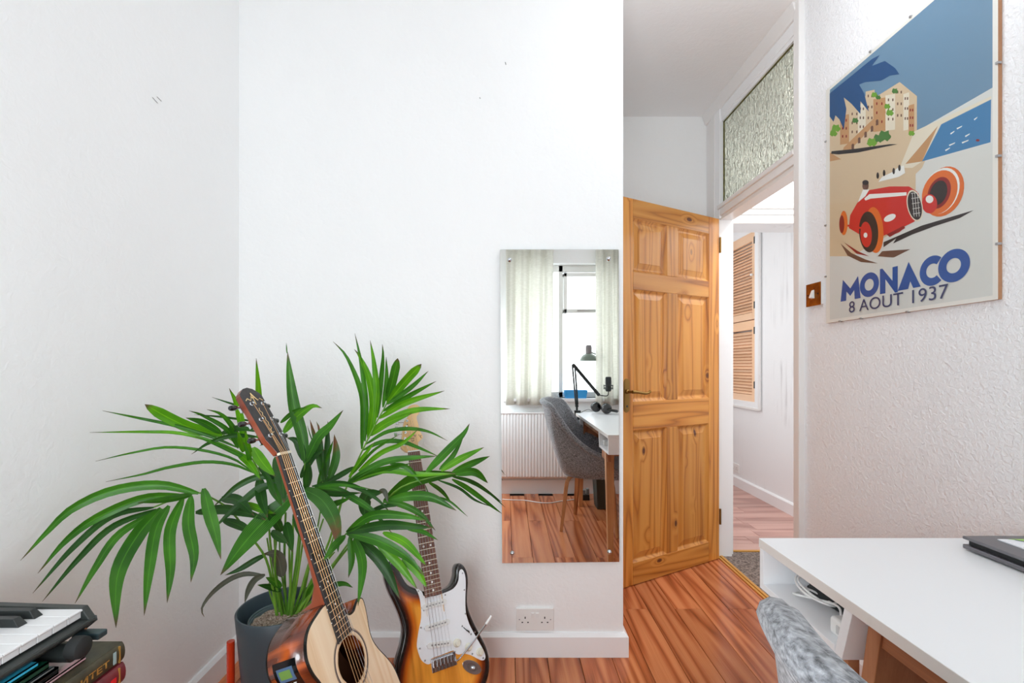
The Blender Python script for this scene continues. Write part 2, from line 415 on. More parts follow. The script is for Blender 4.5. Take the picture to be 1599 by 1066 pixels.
mb.build('cornice_strip', GLOSSG, tf, bevel=.003)
fbox('glazing_bead', 1.262, 1.275, YN, YF-.015, 2.555, 2.576, GLOSS, .002)
fbox('wall_filler', 1.262, 1.355, YF+.03, 2.897, 0, HC, WALL, 0)
t = NT('obscure_textured_glass'); v = t.coord((1, 1, .55))
t.p.inputs['Base Color'].default_value = lin(250, 253, 236); t.p.inputs['Roughness'].default_value = .15; t.p.inputs['Transmission Weight'].default_value = .5
t.p.inputs['IOR'].default_value = 1.25
t.bump(t.noise(v, 62, 1, .4, 1.2), 1.0, .02)
OBSC = t.mat
fbox('transom_glass', 1.279, 1.284, YN-.002, 2.702, 2.06, 2.58, OBSC, 0)
# thin dirty-green putty line round the glass
mb = MB(); mb.box(1.272, 1.279, 2.694, 2.700, 2.066, 2.556).box(1.272, 1.279, YN, 2.70, 2.066, 2.070).box(1.272, 1.279, YN, 2.70, 2.551, 2.555)
mb.build('putty_line', plain('old_green_putty', lin(120, 118, 62), .8, noise=((40, 40, 40), lin(84, 80, 52), 3)), tf)
MB().box(1.245, 1.257, YN, YF+.01, 0, .006).box(1.262, 1.278, YN, YF+.01, 0, .008).box(1.255, 1.264, YN, YF+.01, 0, .003).build('threshold_strip', GOLDT, tf, label='gold threshold strip', bevel=.001)

# lobby and far room behind the doorway
struct('floor_hall', MB().box(XR+.013, 2.35, 1.4, 2.80, -.1, .003), CARPET, 'brown looped carpet of the small hall beyond the threshold')
struct('wall_hall_side', MB().box(2.28, 2.38, 1.4, 3.0, 0, HC), HALLW, 'white side wall of the hall, hidden behind the door frame')
struct('wall_hall_near', MB().box(XR+.07, 2.38, 1.3, 1.4, 0, HC), HALLW, 'white near wall of the hall, hidden behind the right wall')
struct('ceiling_hall', MB().box(XR+.07, 2.4, 1.3, 5.5, HC, HC+.08), CEIL, 'white ceiling of hall and far room')
mb = MB(); mb.box(1.335, 1.373, 2.81, 2.995, 0, HC).box(2.14, 2.3, 2.81, 2.995, 0, HC).box(1.373, 2.14, 2.81, 2.995, 1.992, HC)
hp = struct('wall_hall_partition', mb, HALLW, 'white partition with the second doorway inside the hall')
fr = thing('trim_2', 'white moulded frame of the second doorway in the hall', None, (1.75, 2.80, 0), kind='structure')
MB().box(1.36, 2.2, 2.795, 2.812, 1.99, 2.04).build('architrave', GLOSSG, fr, bevel=.003)
MB().box(1.36, 2.2, 2.787, 2.812, 2.04, 2.075).build('architrave', GLOSSG, fr, bevel=.006)
MB().box(1.36, 2.2, 2.780, 2.812, 2.075, 2.094).build('architrave', GLOSSG, fr, bevel=.004)
MB().box(1.355, 1.374, 2.79, 2.82, 0, 1.99).build('architrave', GLOSS, fr, bevel=.003)
MB().box(1.373, 2.14, 2.782, 2.80, .003, .010).build('threshold_strip', GOLDT, fr, bevel=.001)
ff = struct('floor_far_room', MB().box(1.1, 2.2, 2.80, 5.4, -.1, -.012), DARK, 'pinkish laminate floor of the far room')
y = 2.80
while y < 5.3:
    off = random.uniform(-.5, 0)
    xs = [1.1, 1.1+.45+random.random()*.35, 2.17]
    for i in range(2):
        k = (round(xs[i+1]-xs[i], 3), 'x')
        me = plankmesh(xs[i+1]-xs[i], .1247); me.materials.append(PLANKX)
        o = bpy.data.objects.new('plank', me); COL.objects.link(o); o.parent = ff; o.location = Vector((xs[i], y, 0))-ORG[ff.name]
    y += .1247
XF = 2.16
struct('wall_far_left', MB().box(1.0, 1.1, 2.995, 5.5, 0, HC), HALLW, 'white left wall of the far room')
struct('wall_far_end', MB().box(1.0, 2.3, 5.4, 5.5, 0, HC), HALLW, 'white end wall of the far room')
wy0, wy1, sz0, sz1 = 3.96, 4.98, .806, 2.297
mb = MB(); mb.box(XF, XF+.12, 2.995, wy0, 0, HC).box(XF, XF+.12, wy1, 5.4, 0, HC).box(XF, XF+.12, wy0, wy1, 0, sz0).box(XF, XF+.12, wy0, wy1, sz1, HC)
struct('wall_far_right', mb, HALLW, 'patchy white wall of the far room with the shuttered window')
skirting('baseboard_far_room', [((XF, 2.995), (XF, 5.4), (-1, 0), 0, 0)], 'white baseboard in the far room', h=.095)
wf = thing('window_2', 'white framed window with pine louvre shutters in the far room', None, (XF, 4.47, sz0), kind='structure')
mb = MB()
for (a, b, c, d) in ((3.90, 3.975, .76, 2.35), (wy1-.01, wy1+.06, .76, 2.35), (3.975, wy1, .76, sz0+.005), (3.975, wy1, sz1-.005, 2.35)):
    mb.box(XF-.018, XF+.10, a, b, c, d)
mb.build('window_frame', GLOSS, wf, bevel=.004)
MB().box(XF-.028, XF-.01, 3.885, 3.905, .745, 2.36).box(XF-.028, XF-.01, 3.90, 5.05, .742, .762).build('architrave', GLOSSG, wf, bevel=.003)
MB().box(XF+.09, XF+.10, 3.9, 5.0, .78, 2.33).build('pane', plain('bright_pane', lin(235, 240, 244), .1), wf)
slm = None
for (za, zb) in ((sz0+.004, 1.522), (1.53, sz1-.004)):
    for (ya, yb) in ((3.98, 4.47), (4.475, 4.965)):
        sh = MB().box(XF-.012, XF+.012, ya, ya+.045, za, zb).box(XF-.012, XF+.012, yb-.045, yb, za, zb).box(XF-.012, XF+.012, ya+.045, yb-.045, za, za+.06).box(XF-.012, XF+.012, ya+.045, yb-.045, zb-.08, zb).build('shutter', PINEL, wf, bevel=.002)
        z = za+.078
        while z < zb-.09:
            if slm is None:
                mbs = MB(); R_ = Matrix.Rotation(math.radians(-46), 4, 'Y')
                mbs.box(-.0175, .0175, 0, .40, -.003, .003, 0, R_)
                slm = bpy.data.meshes.new('slat'); slm.from_pydata([tuple(q) for q in mbs.v], [], mbs.f); slm.materials.append(PINEL)
            o = bpy.data.objects.new('slat', slm); COL.objects.link(o); o.parent = sh; o.location = Vector((XF, ya+.045, z))-ORG[sh.name]
            z += .0276
MB().lathe([(0, -.014), (.010, -.01), (.012, 0), (.006, .006), (.006, .012)], (XF-.026, 4.004, 1.915), 12, 0, Matrix.Rotation(PI/2, 4, 'Y')).build('knob', WPLAS, wf, smooth=True, label='white shutter knob')
for z in (2.18, 1.62, 1.40, .93):
    MB().box(XF-.02, XF-.012, 3.968, 3.984, z, z+.06).build('hinge', BLACK, wf)

# ---------------------------------------------------------------- pine six-panel door
hin = Vector((1.243, 2.687, 0)); d_ = Vector((-.875, -.4845, 0)).normalized(); n_ = Vector((0, 0, 1)).cross(d_)
if n_.dot(Vector((-.9, -2.5, 0))) < 0: n_ = -n_
DM = Matrix(((d_.x, -n_.x, 0, hin.x), (d_.y, -n_.y, 0, hin.y), (0, 0, 1, .004), (0, 0, 0, 1)))   # local -y faces the room
door = thing('door_1', 'open varnished pine door with six raised panels', None, matrix=DM, kind='structure')
DW, DT, DH = .76, .036, 1.978
def dpart(name, x0, x1, z0, z1, mat, y0=0, y1=DT, bevel=.0025):
    return MB().box(x0, x1, y0, y1, z0, z1).build(name, mat, door, bevel=bevel)
cs = [0, .0905, .3475, .4313, .6774, DW]
rows = [0, .113, .792, .94, 1.514, 1.606, 1.878, DH]
dpart('stile', 0, .0905, 0, DH, PINEV); dpart('stile', .6774, DW, 0, DH, PINEV)
for a, b in ((0, 1), (2, 3), (4, 5), (6, 7)): dpart('rail', .0905, .6774, rows[a], rows[b], PINEH)
for a, b in ((1, 2), (3, 4), (5, 6)):
    dpart('mullion', .3475, .4313, rows[a], rows[b], PINEV)
    for (xa, xb) in ((.0905, .3475), (.4313, .6774)):
        mb = MB(); za, zb = rows[a], rows[b]
        # moulding slope, sunk groove, raised field - front and back
        lv = [(0, .002), (.010, .011), (.014, .013), (.020, .013), (.046, .006), (.048, .0045)]
        for side in (0, 1):
            rings = []
            for (ins, dep) in lv:
                yy = dep if side == 0 else DT-dep
                rings.append([(xa+ins, yy, za+ins), (xb-ins, yy, za+ins), (xb-ins, yy, zb-ins), (xa+ins, yy, zb-ins)])
            vs = [q for r in rings for q in r]; fs = []
            for i in range(len(rings)-1):
                for k in range(4):
                    q = (i*4+k, i*4+(k+1) % 4, (i+1)*4+(k+1) % 4, (i+1)*4+k); fs.append(q if side == 0 else q[::-1])
            q = tuple((len(rings)-1)*4+k for k in range(4)); fs.append(q if side == 0 else q[::-1])
            mb.add(vs, fs)
        mb.build('panel', PINEV, door)
# lever handle on backplate
hx = .723
def arc_plate(w_, h_, n=8):
    out = []
    for k in range(n+1):
        a = PI*k/n; out.append((w_*math.cos(a), h_+w_*math.sin(a)*1.0))
    for k in range(n+1):
        a = PI+PI*k/n; out.append((w_*math.cos(a), -h_+w_*math.sin(a)*1.0))
    return out
HM = Matrix(((1, 0, 0, hx), (0, 0, -1, 0), (0, 1, 0, .972), (0, 0, 0, 1)))
pl = MB().prism(arc_plate(.020, .066), 0, .003, 0, HM).prism(arc_plate(.015, .060), .003, .005, 0, HM).build('handle_plate', BRASS, door, bevel=.001, label='aged brass handle plate')
mb = MB(); mb.lathe([(.011, 0), (.011, .012), (.007, .016), (.007, .045)], (hx, 0, .992), 16, 0, Matrix.Rotation(PI/2, 4, 'X'))
mb.tube(catmull([(hx, -.043, .992), (hx-.02, -.047, .992), (hx-.06, -.047, .986), (hx-.095, -.047, .983), (hx-.118, -.047, .992)], 12), [.009, .009, .008, .0075, .007, .007, .007, .007, .007, .0065, .006, .006, .007], 10)
mb.build('lever', BRASS, door, smooth=True, label='curved brass lever')
MB().lathe([(.006, 0), (.006, .006)], (hx, 0, .918), 12, 0, Matrix.Rotation(PI/2, 4, 'X')).build('keyhole', BLACK, door)
for z in (1.78, .2):
    MB().lathe([(.006, 0), (.006, .09)], (-.004, -.004, z), 10).build('hinge', BRASS, door)

# ---------------------------------------------------------------- window behind the camera (seen in the mirror)
wn = thing('window_1', 'bright white framed window with an opening top light, seen in the mirror', None, ((wx0+wx1)/2, YW-.12, wz0), kind='structure')
yy0, yy1 = YW-.15, YW-.09
mb = MB()
for a in ((wx0, wx0+.05, wz0, wz1), (wx1-.05, wx1, wz0, wz1), (wx0, wx1, wz0, wz0+.05), (wx0, wx1, wz1-.06, wz1), (.475, .515, wz0, wz1)):
    mb.box(a[0], a[1], yy0, yy1, a[2], a[3])
mb.build('window_frame', WPLAS, wn, bevel=.004)
mb = MB()
for a in ((.52, .55, 1.60, 1.96), (1.0, 1.03, 1.60, 1.96), (.52, 1.03, 1.60, 1.635), (.52, 1.03, 1.925, 1.96)): mb.box(a[0], a[1], yy0+.01, yy1+.02, a[2], a[3])
mb.build('casement', WPLAS, wn, bevel=.004)
MB().box(.64, .84, yy1+.02, yy1+.03, 1.615, 1.623).build('window_stay', STEEL, wn)
t = NT('clear_glass'); g = t.n('ShaderNodeBsdfGlossy'); g.inputs['Roughness'].default_value = .02
tr = t.n('ShaderNodeBsdfTransparent'); mxs = t.n('ShaderNodeMixShader'); mxs.inputs[0].default_value = .06
t.l(tr.outputs[0], mxs.inputs[1]); t.l(g.outputs[0], mxs.inputs[2]); t.l(mxs.outputs[0], t.out.inputs[0]); CLEAR = t.mat
MB().box(wx0+.05, .475, YW-.122, YW-.118, wz0+.05, wz1-.06).build('pane', CLEAR, wn)
MB().box(.515, wx1-.05, YW-.122, YW-.118, wz0+.05, wz1-.06).build('pane', CLEAR, wn)
MB().box(wx0-.05, wx1+.03, YW-.09, YW+.05, wz0-.028, wz0).build('window_sill', GLOSS, wn, bevel=.004)
gd = thing('added_glazed_door', 'added white glazed garden door, unseen behind the camera, letting in extra light', None, ((gx0+gx1)/2, YW-.12, 0), kind='structure')  # invented door, put in to brighten the room
mb = MB()
for a in ((gx0, gx0+.09, 0, gz1), (gx1-.09, gx1, 0, gz1), (gx0, gx1, 0, .16), (gx0, gx1, gz1-.10, gz1)): mb.box(a[0], a[1], YW-.15, YW-.09, a[2], a[3])
mb.build('door_leaf', WPLAS, gd, bevel=.004)
MB().box(gx0+.09, gx1-.09, YW-.122, YW-.118, .16, gz1-.10).build('pane', CLEAR, gd)
rod = thing('curtain_rod', 'white curtain rod above the window, seen only from inside the room', 'curtain rod', (.5, YW+.07, 2.28))
MB().tube([(-.25, YW+.07, 2.28), (1.24, YW+.07, 2.28)], .011, 12).build('rod', WPLAS, rod, smooth=True)
for x in (-.2, 1.2): MB().box(x-.01, x+.01, YW, YW+.08, 2.26, 2.30).build('bracket', WPLAS, rod)
t = NT('linen_curtain'); t.p.inputs['Roughness'].default_value = .9
wv = t.n('ShaderNodeTexBrick') if False else None
f = t.noise(t.coord((30, 30, 260)), 1, 2); t.l(t.ramp(f, [(.35, lin(206, 205, 198)), (.65, lin(240, 239, 234))]), t.p.inputs['Base Color'])
tl = t.n('ShaderNodeBsdfTranslucent'); tl.inputs[0].default_value = lin(238, 237, 230); mxs = t.n('ShaderNodeMixShader'); mxs.inputs[0].default_value = .6
t.l(t.p.outputs[0], mxs.inputs[1]); t.l(tl.outputs[0], mxs.inputs[2]); t.l(mxs.outputs[0], t.out.inputs[0]); LINEN = t.mat
def curtain(name, x0, x1, z0, label, nf, amp, taper=0, seed=0):
    rnd = random.Random(seed); ph = rnd.random()*6
    c = thing(name, label, 'curtain', ((x0+x1)/2, YW+.07, z0), 'linen curtains at the window')
    mb = MB(); nx, nz = 70, 14
    vs = []
    for j in range(nz+1):
        z = z0+(2.27-z0)*j/nz
        for i in range(nx+1):
            u = i/nx; k = 1-j/nz
            x = x0+(x1-x0)*u+taper*k*k*(u)
            y = YW+.075+amp*math.sin(u*nf*2*PI+ph)*(.55+.45*k)+.3*amp*math.sin(u*nf*4.3*PI+1+k)
            vs.append((x, y, z))
    mb.add(vs, [(j*(nx+1)+i, j*(nx+1)+i+1, (j+1)*(nx+1)+i+1, (j+1)*(nx+1)+i) for j in range(nz) for i in range(nx)])
    o = mb.build('fabric', LINEN, c, smooth=80); m_ = o.modifiers.new('thickness', 'SOLIDIFY'); m_.thickness = .0015
    MB().box(x0, x1, YW+.062, YW+.09, 2.235, 2.275).build('heading_tape', LINEN, c)
    return c
curtain('curtain', .0, .41, .785, 'wide linen curtain drawn to the left of the window, seen in the mirror', 3.2, .030, -.02, 1)
curtain('curtain', .78, 1.16, .785, 'bunched linen curtain right of the window behind the microphone, seen in the mirror', 4.2, .034, .03, 2)

rad = thing('radiator', 'white ribbed panel radiator under the window, seen in the mirror', 'radiator', (.3, YW+.05, .13))
mb = MB(); n = 34; x0, x1 = -.16, .78; pts = []
for i in range(n):
    a = x0+.015+(x1-x0-.03)*i/n; wd = (x1-x0-.03)/n
    pts += [(a, .052), (a+wd*.18, .060), (a+wd*.55, .060), (a+wd*.73, .052)]
pts = [(x0, .052)]+pts+[(x1, .052)]
m = len(pts); vs = []
for z in (.150, .16, .70, .712):
    for (x, q) in pts: vs.append((x, YW+(q if .155 < z < .705 else .05), z))
mb.add(vs, [(j*m+i, j*m+i+1, (j+1)*m+i+1, (j+1)*m+i)[::-1] for j in range(3) for i in range(m-1)])
mb.build('panel', GLOSS, rad)
MB().box(x0, x1, YW+.02, YW+.05, .15, .712).build('rear_panel', GLOSS, rad)
MB().box(x0-.004, x1+.004, YW+.018, YW+.064, .708, .720).build('top_grille', GLOSS, rad, bevel=.002)
MB().tube([(x0-.01, YW+.035, .165), (x0-.05, YW+.035, .165), (x0-.05, YW+.035, 0)], .008, 10).build('pipe', GLOSS, rad, smooth=True)
MB().tube([(x0-.05, YW+.035, .165), (x0-.05, YW+.035, .23)], .013, 12).build('valve', WPLAS, rad, smooth=True)
MB().tube([(-.3, YW+.03, .145), (.85, YW+.03, .145)], .008, 10).build('pipe', GLOSS, rad, smooth=True)

# ---------------------------------------------------------------- mirror and double socket on the back wall
mi = thing('wall_mirror', 'frameless rectangular mirror screwed to the white wall beside the door', 'mirror', (.207, 1.79, .366))
def bw(px, py, y=1.786): return P(px, py, y)
q = [bw(784.2, 879), bw(967, 877), bw(966, 389.5), bw(780.8, 389.5)]
MIR = plain('silvered_glass', (.93, .95, .94, 1), .0, 1)
EDGE = plain('glass_edge', lin(120, 140, 138), .2)
mb = MB(); b = [v+Vector((0, .006, 0)) for v in q]
mb.add([*b, *q], [(0, 1, 2, 3), (0, 4, 5, 1), (1, 5, 6, 2), (2, 6, 7, 3), (3, 7, 4, 0)], 1); mb.add(q, [(3, 2, 1, 0)], 0)
mb.f[-1] = mb.f[-1][::-1]
mb.build('mirror_glass', [MIR, EDGE], mi)
for px, py in ((795.6, 405.6), (950.5, 404), (800, 863.4), (951.7, 861.5)):
    c = bw(px, py, 1.785)
    MB().lathe([(0, .009), (.004, .0085), (.0075, .005), (.0085, 0)], c, 16, 0, Matrix.Rotation(PI/2, 4, 'X')).build('screw_cap', CHROME, mi, smooth=True)
    MB().lathe([(.003, 0), (.003, .013)], c+Vector((0, .001, 0)), 8, 0, Matrix.Rotation(-PI/2, 4, 'X')).build('wall_plug', STEEL, mi)

def socket(M, label, name='double_socket'):
    s_ = thing(name, label, 'socket', matrix=M)
    MB().box(-.073, .073, 0, .010, -.043, .043).build('face_plate', WPLAS, s_, bevel=.0025)
    for sx in (-1, 1):
        mb = MB(); cx = sx*.038
        mb.box(cx-.002, cx+.002, -.0006, .002, .003, .011).box(cx-.014, cx-.008, -.0006, .002, -.013, -.009).box(cx+.008, cx+.014, -.0006, .002, -.013, -.009)
        mb.build('pin_holes', BLACK, s_)
        MB().box(sx*.009-.006, sx*.009+.006, -.003, .002, .008, .026).build('rocker_switch', WPLAS, s_, bevel=.0012)
        MB().lathe([(.0025, 0), (.0025, .002)], (sx*.0605, .001, 0), 10, 0, Matrix.Rotation(PI/2, 4, 'X')).build('screw', STEEL, s_)
    return s_
c = P(835.3, 966.5, 1.792)
socket(Matrix.Translation((c.x, 1.790, c.z)), 'white double plug socket on the wall above the baseboard under the mirror')
socket(Matrix.Translation((XF-.010, 4.335, .167)) @ Matrix.Rotation(-PI/2, 4, 'Z'), 'white double socket low on the far room wall beyond the doorway')

# light switch
sw = thing('light_switch', 'tarnished brass light switch on a white backbox beside the doorway', 'light switch', (1.26, 1.876, 1.372))
MB().box(1.252, 1.266, 1.835, 1.917, 1.374, 1.460).build('backbox', WPLAS, sw, bevel=.002)
MB().box(1.2495, 1.2525, 1.832, 1.920, 1.371, 1.463).build('switch_plate', BRASSP, sw, bevel=.001)
mb = MB(); mb.hexa([(1.2497, 1.866, 1.400), (1.2497, 1.886, 1.400), (1.2497, 1.884, 1.436), (1.2497, 1.868, 1.436), (1.236, 1.868, 1.404), (1.236, 1.884, 1.404), (1.246, 1.882, 1.434), (1.246, 1.870, 1.434)])
mb.build('rocker', WPLAS, sw, bevel=.0015)
for yv in (1.846, 1.906): MB().lathe([(.003, 0), (.003, .002)], (1.2497, yv, 1.417), 10, 0, Matrix.Rotation(-PI/2, 4, 'Y')).build('screw', BLACK, sw)

# wall scuffs
mb = MB()
for (a, b, r) in (((238, 152), (246, 160), .0016), ((246, 150), (252, 158), .0012), ((249, 156), (254, 163), .0008)):
    mb.tube([P(*a, 1.16), P(*b, 1.16)], r, 5)
SC = plain('pencil_scuff', lin(120, 118, 116), .9)

# ---------------------------------------------------------------- poster on the right wall
XP = 1.2545
def wp(px, py, dx=0):
    y = (XP-dx)*F/(px-CX); return Vector((XP-dx, y, EYE-(py-CY)*y/F))
po = thing('framed_poster', 'clip-framed motor racing poster lettered MONACO 8 AOUT 1937 on the right wall', 'poster', (1.26, 1.49, 1.30))
yl, yr = 1.806, 1.175
def pv(u, v, dx=0):   # poster coordinates: u 0..1 left to right, v 0..1 bottom to top
    return Vector((XP-dx, yl+(yr-yl)*u, 1.294+.004*u+.912*v))
mb = MB(); a = [pv(0, 0), pv(1, 0), pv(1, 1), pv(0, 1)]; b = [v+Vector((.010, 0, 0)) for v in a]
mb.hexa([b[0], b[1], a[1], a[0], b[3], b[2], a[2], a[3]])
mb.build('backing_board', plain('mdf_edge', lin(178, 130, 96), .8), po)
cl = {}
def C(name, *c, rough=.35):
    if name not in cl: cl[name] = plain('poster_'+name, lin(*c), rough)
    return cl[name]
mats = [C('paper', 236, 232, 226), C('sky', 106, 140, 168), C('deep_blue', 20, 76, 128), C('sea', 60, 124, 174), C('sand', 212, 188, 156), C('tan', 192, 144, 98), C('cream', 226, 216, 196),
        C('green', 108, 160, 42), C('dark_green', 66, 118, 48), C('red', 204, 38, 34), C('dark_red', 140, 22, 26), C('orange', 222, 108, 40), C('black', 36, 30, 34), C('brown', 110, 74, 60),
        C('grey', 217, 217, 213), C('letter_blue', 26, 80, 156), C('ink_blue', 52, 62, 108), C('white', 236, 236, 232)]
K = {n_: i for i, n_ in enumerate(['paper', 'sky', 'deep', 'sea', 'sand', 'tan', 'cream', 'green', 'dgreen', 'red', 'dred', 'orange', 'black', 'brown', 'grey', 'blue', 'ink', 'white'])}
art = MB(); layer = [0]
def poly(pts, m, px=True):
    layer[0] += 1; dx = .0004+layer[0]*.000006
    P2 = []
    for p in pts:
        v = wp(*p) if px else pv(*p)
        P2.append((-v.y, v.z))
    tri = tessellate_polygon([[Vector((x, y_, 0)) for x, y_ in P2]])
    fs = []
    for t_ in tri:
        a, b_, c_ = [P2[i] for i in t_]
        cr = (b_[0]-a[0])*(c_[1]-a[1])-(b_[1]-a[1])*(c_[0]-a[0])
        fs.append(tuple(t_) if cr > 0 else tuple(t_[::-1]))
    art.add([(XP-dx, -x, y_) for x, y_ in P2], fs, K[m])
def ell(cx, cy, rx, ry, rot=0, n=28, a0=0, a1=360):
    r = math.radians(rot); out = []
    for k in range(n+(a1-a0 < 360)):
        a = math.radians(a0+(a1-a0)*k/n); x, y_ = rx*math.cos(a), ry*math.sin(a)
        out.append((cx+x*math.cos(r)-y_*math.sin(r), cy+x*math.sin(r)+y_*math.cos(r)))
    return out
poly([(0, 0), (1, 0), (1, 1), (0, 1)], 'paper', False)
poly([(.033, .013), (.979, .013), (.979, .988), (.033, .988)], 'grey', False)
poly([(.033, .60), (.979, .60), (.979, .988), (.033, .988)], 'sky', False)
# warm ground wash on the left and road
poly([(1295.9, 236), (1430, 214), (1430, 300), (1400, 360), (1330, 400), (1295.9, 400)], 'sand')
poly([(1295.9, 236), (1395, 222), (1400, 232), (1295.9, 252)], 'tan')
poly([(1295.9, 210), (1295.9, 150), (1370, 150), (1405, 128), (1432, 150), (1432, 208), (1470, 195), (1440, 262), (1400, 300), (1295.9, 238)], 'sand')
# sea
poly([(1432, 203), (1548, 152), (1547, 222), (1440, 252)], 'sea')
poly([(1428, 205), (1548, 150), (1548, 155), (1470, 194), (1440, 252), (1425, 262), (1405, 262), (1420, 225)], 'cream')
poly([(1465, 196), (1440, 252), (1414, 256)], 'tan')
for (x, y_, l) in ((1494, 200, 9), (1484, 208, 7), (1507, 212, 8), (1482, 226, 10), (1476, 234, 8), (1521, 186, 6), (1502, 222, 11)):
    poly([(x, y_), (x+l, y_-4), (x+l-1, y_-2), (x+1, y_+2)], 'white')
poly(ell(1527, 219, 3, 2), 'dred')
# plain block buildings on the hill
for (x0, x1, yb, yt, c_) in ((1312, 1326, 226, 178, 'tan'), (1326, 1344, 222, 168, 'sand'), (1340, 1352, 214, 160, 'cream'), (1352, 1366, 206, 140, 'sand'), (1364, 1384, 206, 152, 'tan'), (1383, 1400, 204, 146, 'cream'),
                             (1398, 1412, 204, 134, 'sand'), (1411, 1420, 204, 144, 'cream'), (1419, 1428, 208, 162, 'tan')):
    poly([(x0, yb), (x0, yt+3), (x1, yt), (x1, yb-2)], c_)
    for i in range(3):
        for j in range(2):
            xx = x0+(x1-x0)*(.22+.4*j); yw = yt+8+i*(yb-yt)*.26
            poly([(xx, yw+4), (xx, yw), (xx+2, yw-.5), (xx+2, yw+3.6)], 'brown' if c_ != 'tan' else 'dred')
poly([(1316, 236), (1318, 230), (1382, 168), (1384, 176), (1326, 236)], 'tan')
for (x, y_) in ((1330, 224), (1340, 214), (1350, 205), (1360, 196), (1368, 186)):
    poly([(x, y_+10), (x, y_+2), (x+2, y_), (x+4, y_+1), (x+4, y_+9)], 'brown')
for (x, y_, r, c_) in ((1372, 216, 8, 'dgreen'), (1382, 212, 10, 'dgreen'), (1362, 222, 8, 'green'), (1390, 176, 6, 'green'), (1386, 166, 5, 'green'), (1366, 148, 5, 'green'), (1372, 152, 4, 'dgreen'), (1398, 142, 5, 'dgreen'), (1336, 188, 5, 'dgreen'), (1306, 200, 7, 'green'), (1302, 208, 6, 'green'), (1424, 208, 5, 'green')):
    poly([(x+r*(1+.25*math.sin(k*2.7))*math.cos(k*PI/6), y_+r*.8*(1+.25*math.cos(k*3.1))*math.sin(k*PI/6)) for k in range(12)], c_)
poly([(1298, 240), (1299, 236), (1330, 233), (1390, 225), (1402, 225), (1340, 238), (1310, 241)], 'black')
# broad blue leaf shapes hanging in from the upper left
poly([(1295.9, 146), (1362, 92), (1374, 86), (1362, 103), (1382, 95), (1398, 106), (1405, 116), (1390, 118), (1376, 126), (1352, 128), (1342, 132), (1350, 146), (1357, 174), (1344, 158), (1344, 178), (1330, 162), (1318, 152), (1322, 170), (1318, 202), (1311, 186), (1305, 180), (1302, 190), (1295.9, 182)], 'deep')
# plain red racing car with four orange wheels
def line(pts, wd, c_):
    for (a, b) in zip(pts, pts[1:]):
        dx, dy = b[0]-a[0], b[1]-a[1]; L = math.hypot(dx, dy); nx, ny = -dy/L*wd/2, dx/L*wd/2
        poly([(a[0]+nx, a[1]+ny), (b[0]+nx, b[1]+ny), (b[0]-nx, b[1]-ny), (a[0]-nx, a[1]-ny)], c_)
poly([(1380, 378), (1440, 352), (1521, 328), (1500, 340), (1460, 353), (1425, 366), (1395, 380), (1400, 372), (1380, 386)], 'black')
poly([(1371, 400), (1378, 392), (1422, 389), (1396, 402)], 'brown')
poly([(1313, 380), (1330, 395), (1352, 405), (1371, 411), (1345, 409), (1324, 399)], 'brown')
poly([(1318, 378), (1340, 392), (1358, 400), (1338, 396)], 'dred')
poly([(1395, 268), (1402, 262), (1412, 258), (1414, 270), (1404, 276), (1372, 284), (1378, 276)], 'white')
for (x, y_) in ((1371, 274), (1381, 270), (1396, 267), (1405, 262)): poly(ell(x, y_, 2, 5), 'black')
poly(ell(1474, 299, 30, 41, 25), 'orange'); poly(ell(1470, 298, 27, 38, 25), 'white'); poly(ell(1468, 300, 26, 36, 25), 'orange')
poly(ell(1467, 301, 17, 26, 22), 'dred'); poly(ell(1466, 301, 13, 20, 20), 'black')
poly(ell(1452, 318, 12, 15, 0), 'red'); poly(ell(1452, 311, 6, 6), 'white')
poly([(1326, 356), (1328, 336), (1344, 308), (1356, 297), (1390, 291), (1420, 291), (1434, 300), (1440, 316), (1438, 336), (1428, 346), (1404, 358), (1380, 368), (1350, 370)], 'red')
poly([(1350, 310), (1358, 303), (1416, 300), (1416, 305), (1360, 310), (1352, 313)], 'white')
poly(ell(1429, 321, 12, 25, -12), 'cream'); poly(ell(1429, 321, 10.5, 22.5, -12), 'black')
for i in range(5): line([(1423+i*.8, 302+i*8), (1436+i*.4, 300+i*8)], .9, 'grey')
for i in range(3): line([(1425+i*4, 301), (1428+i*4, 338)], .8, 'grey')
poly(ell(1396, 350, 17, 15, -15), 'red'); poly(ell(1390, 340, 10, 5, -25), 'white'); poly([(1385, 366), (1412, 352), (1414, 356), (1390, 370)], 'dred')
poly(ell(1352, 290, 5, 7), 'brown'); poly(ell(1352, 285, 5, 4), 'black'); poly([(1340, 316), (1348, 296), (1358, 296), (1352, 306)], 'white')
poly(ell(1366, 359, 14, 36, -4), 'orange'); poly(ell(1357, 362, 15, 32, -3), 'black'); poly(ell(1353, 366, 9, 20, -3), 'red'); poly(ell(1352, 367, 3, 4), 'white')
poly(ell(1318, 348, 6, 19, 0), 'orange'); poly(ell(1315, 350, 4, 14, 0), 'dred'); line([(1324, 352), (1346, 356)], 3, 'red')
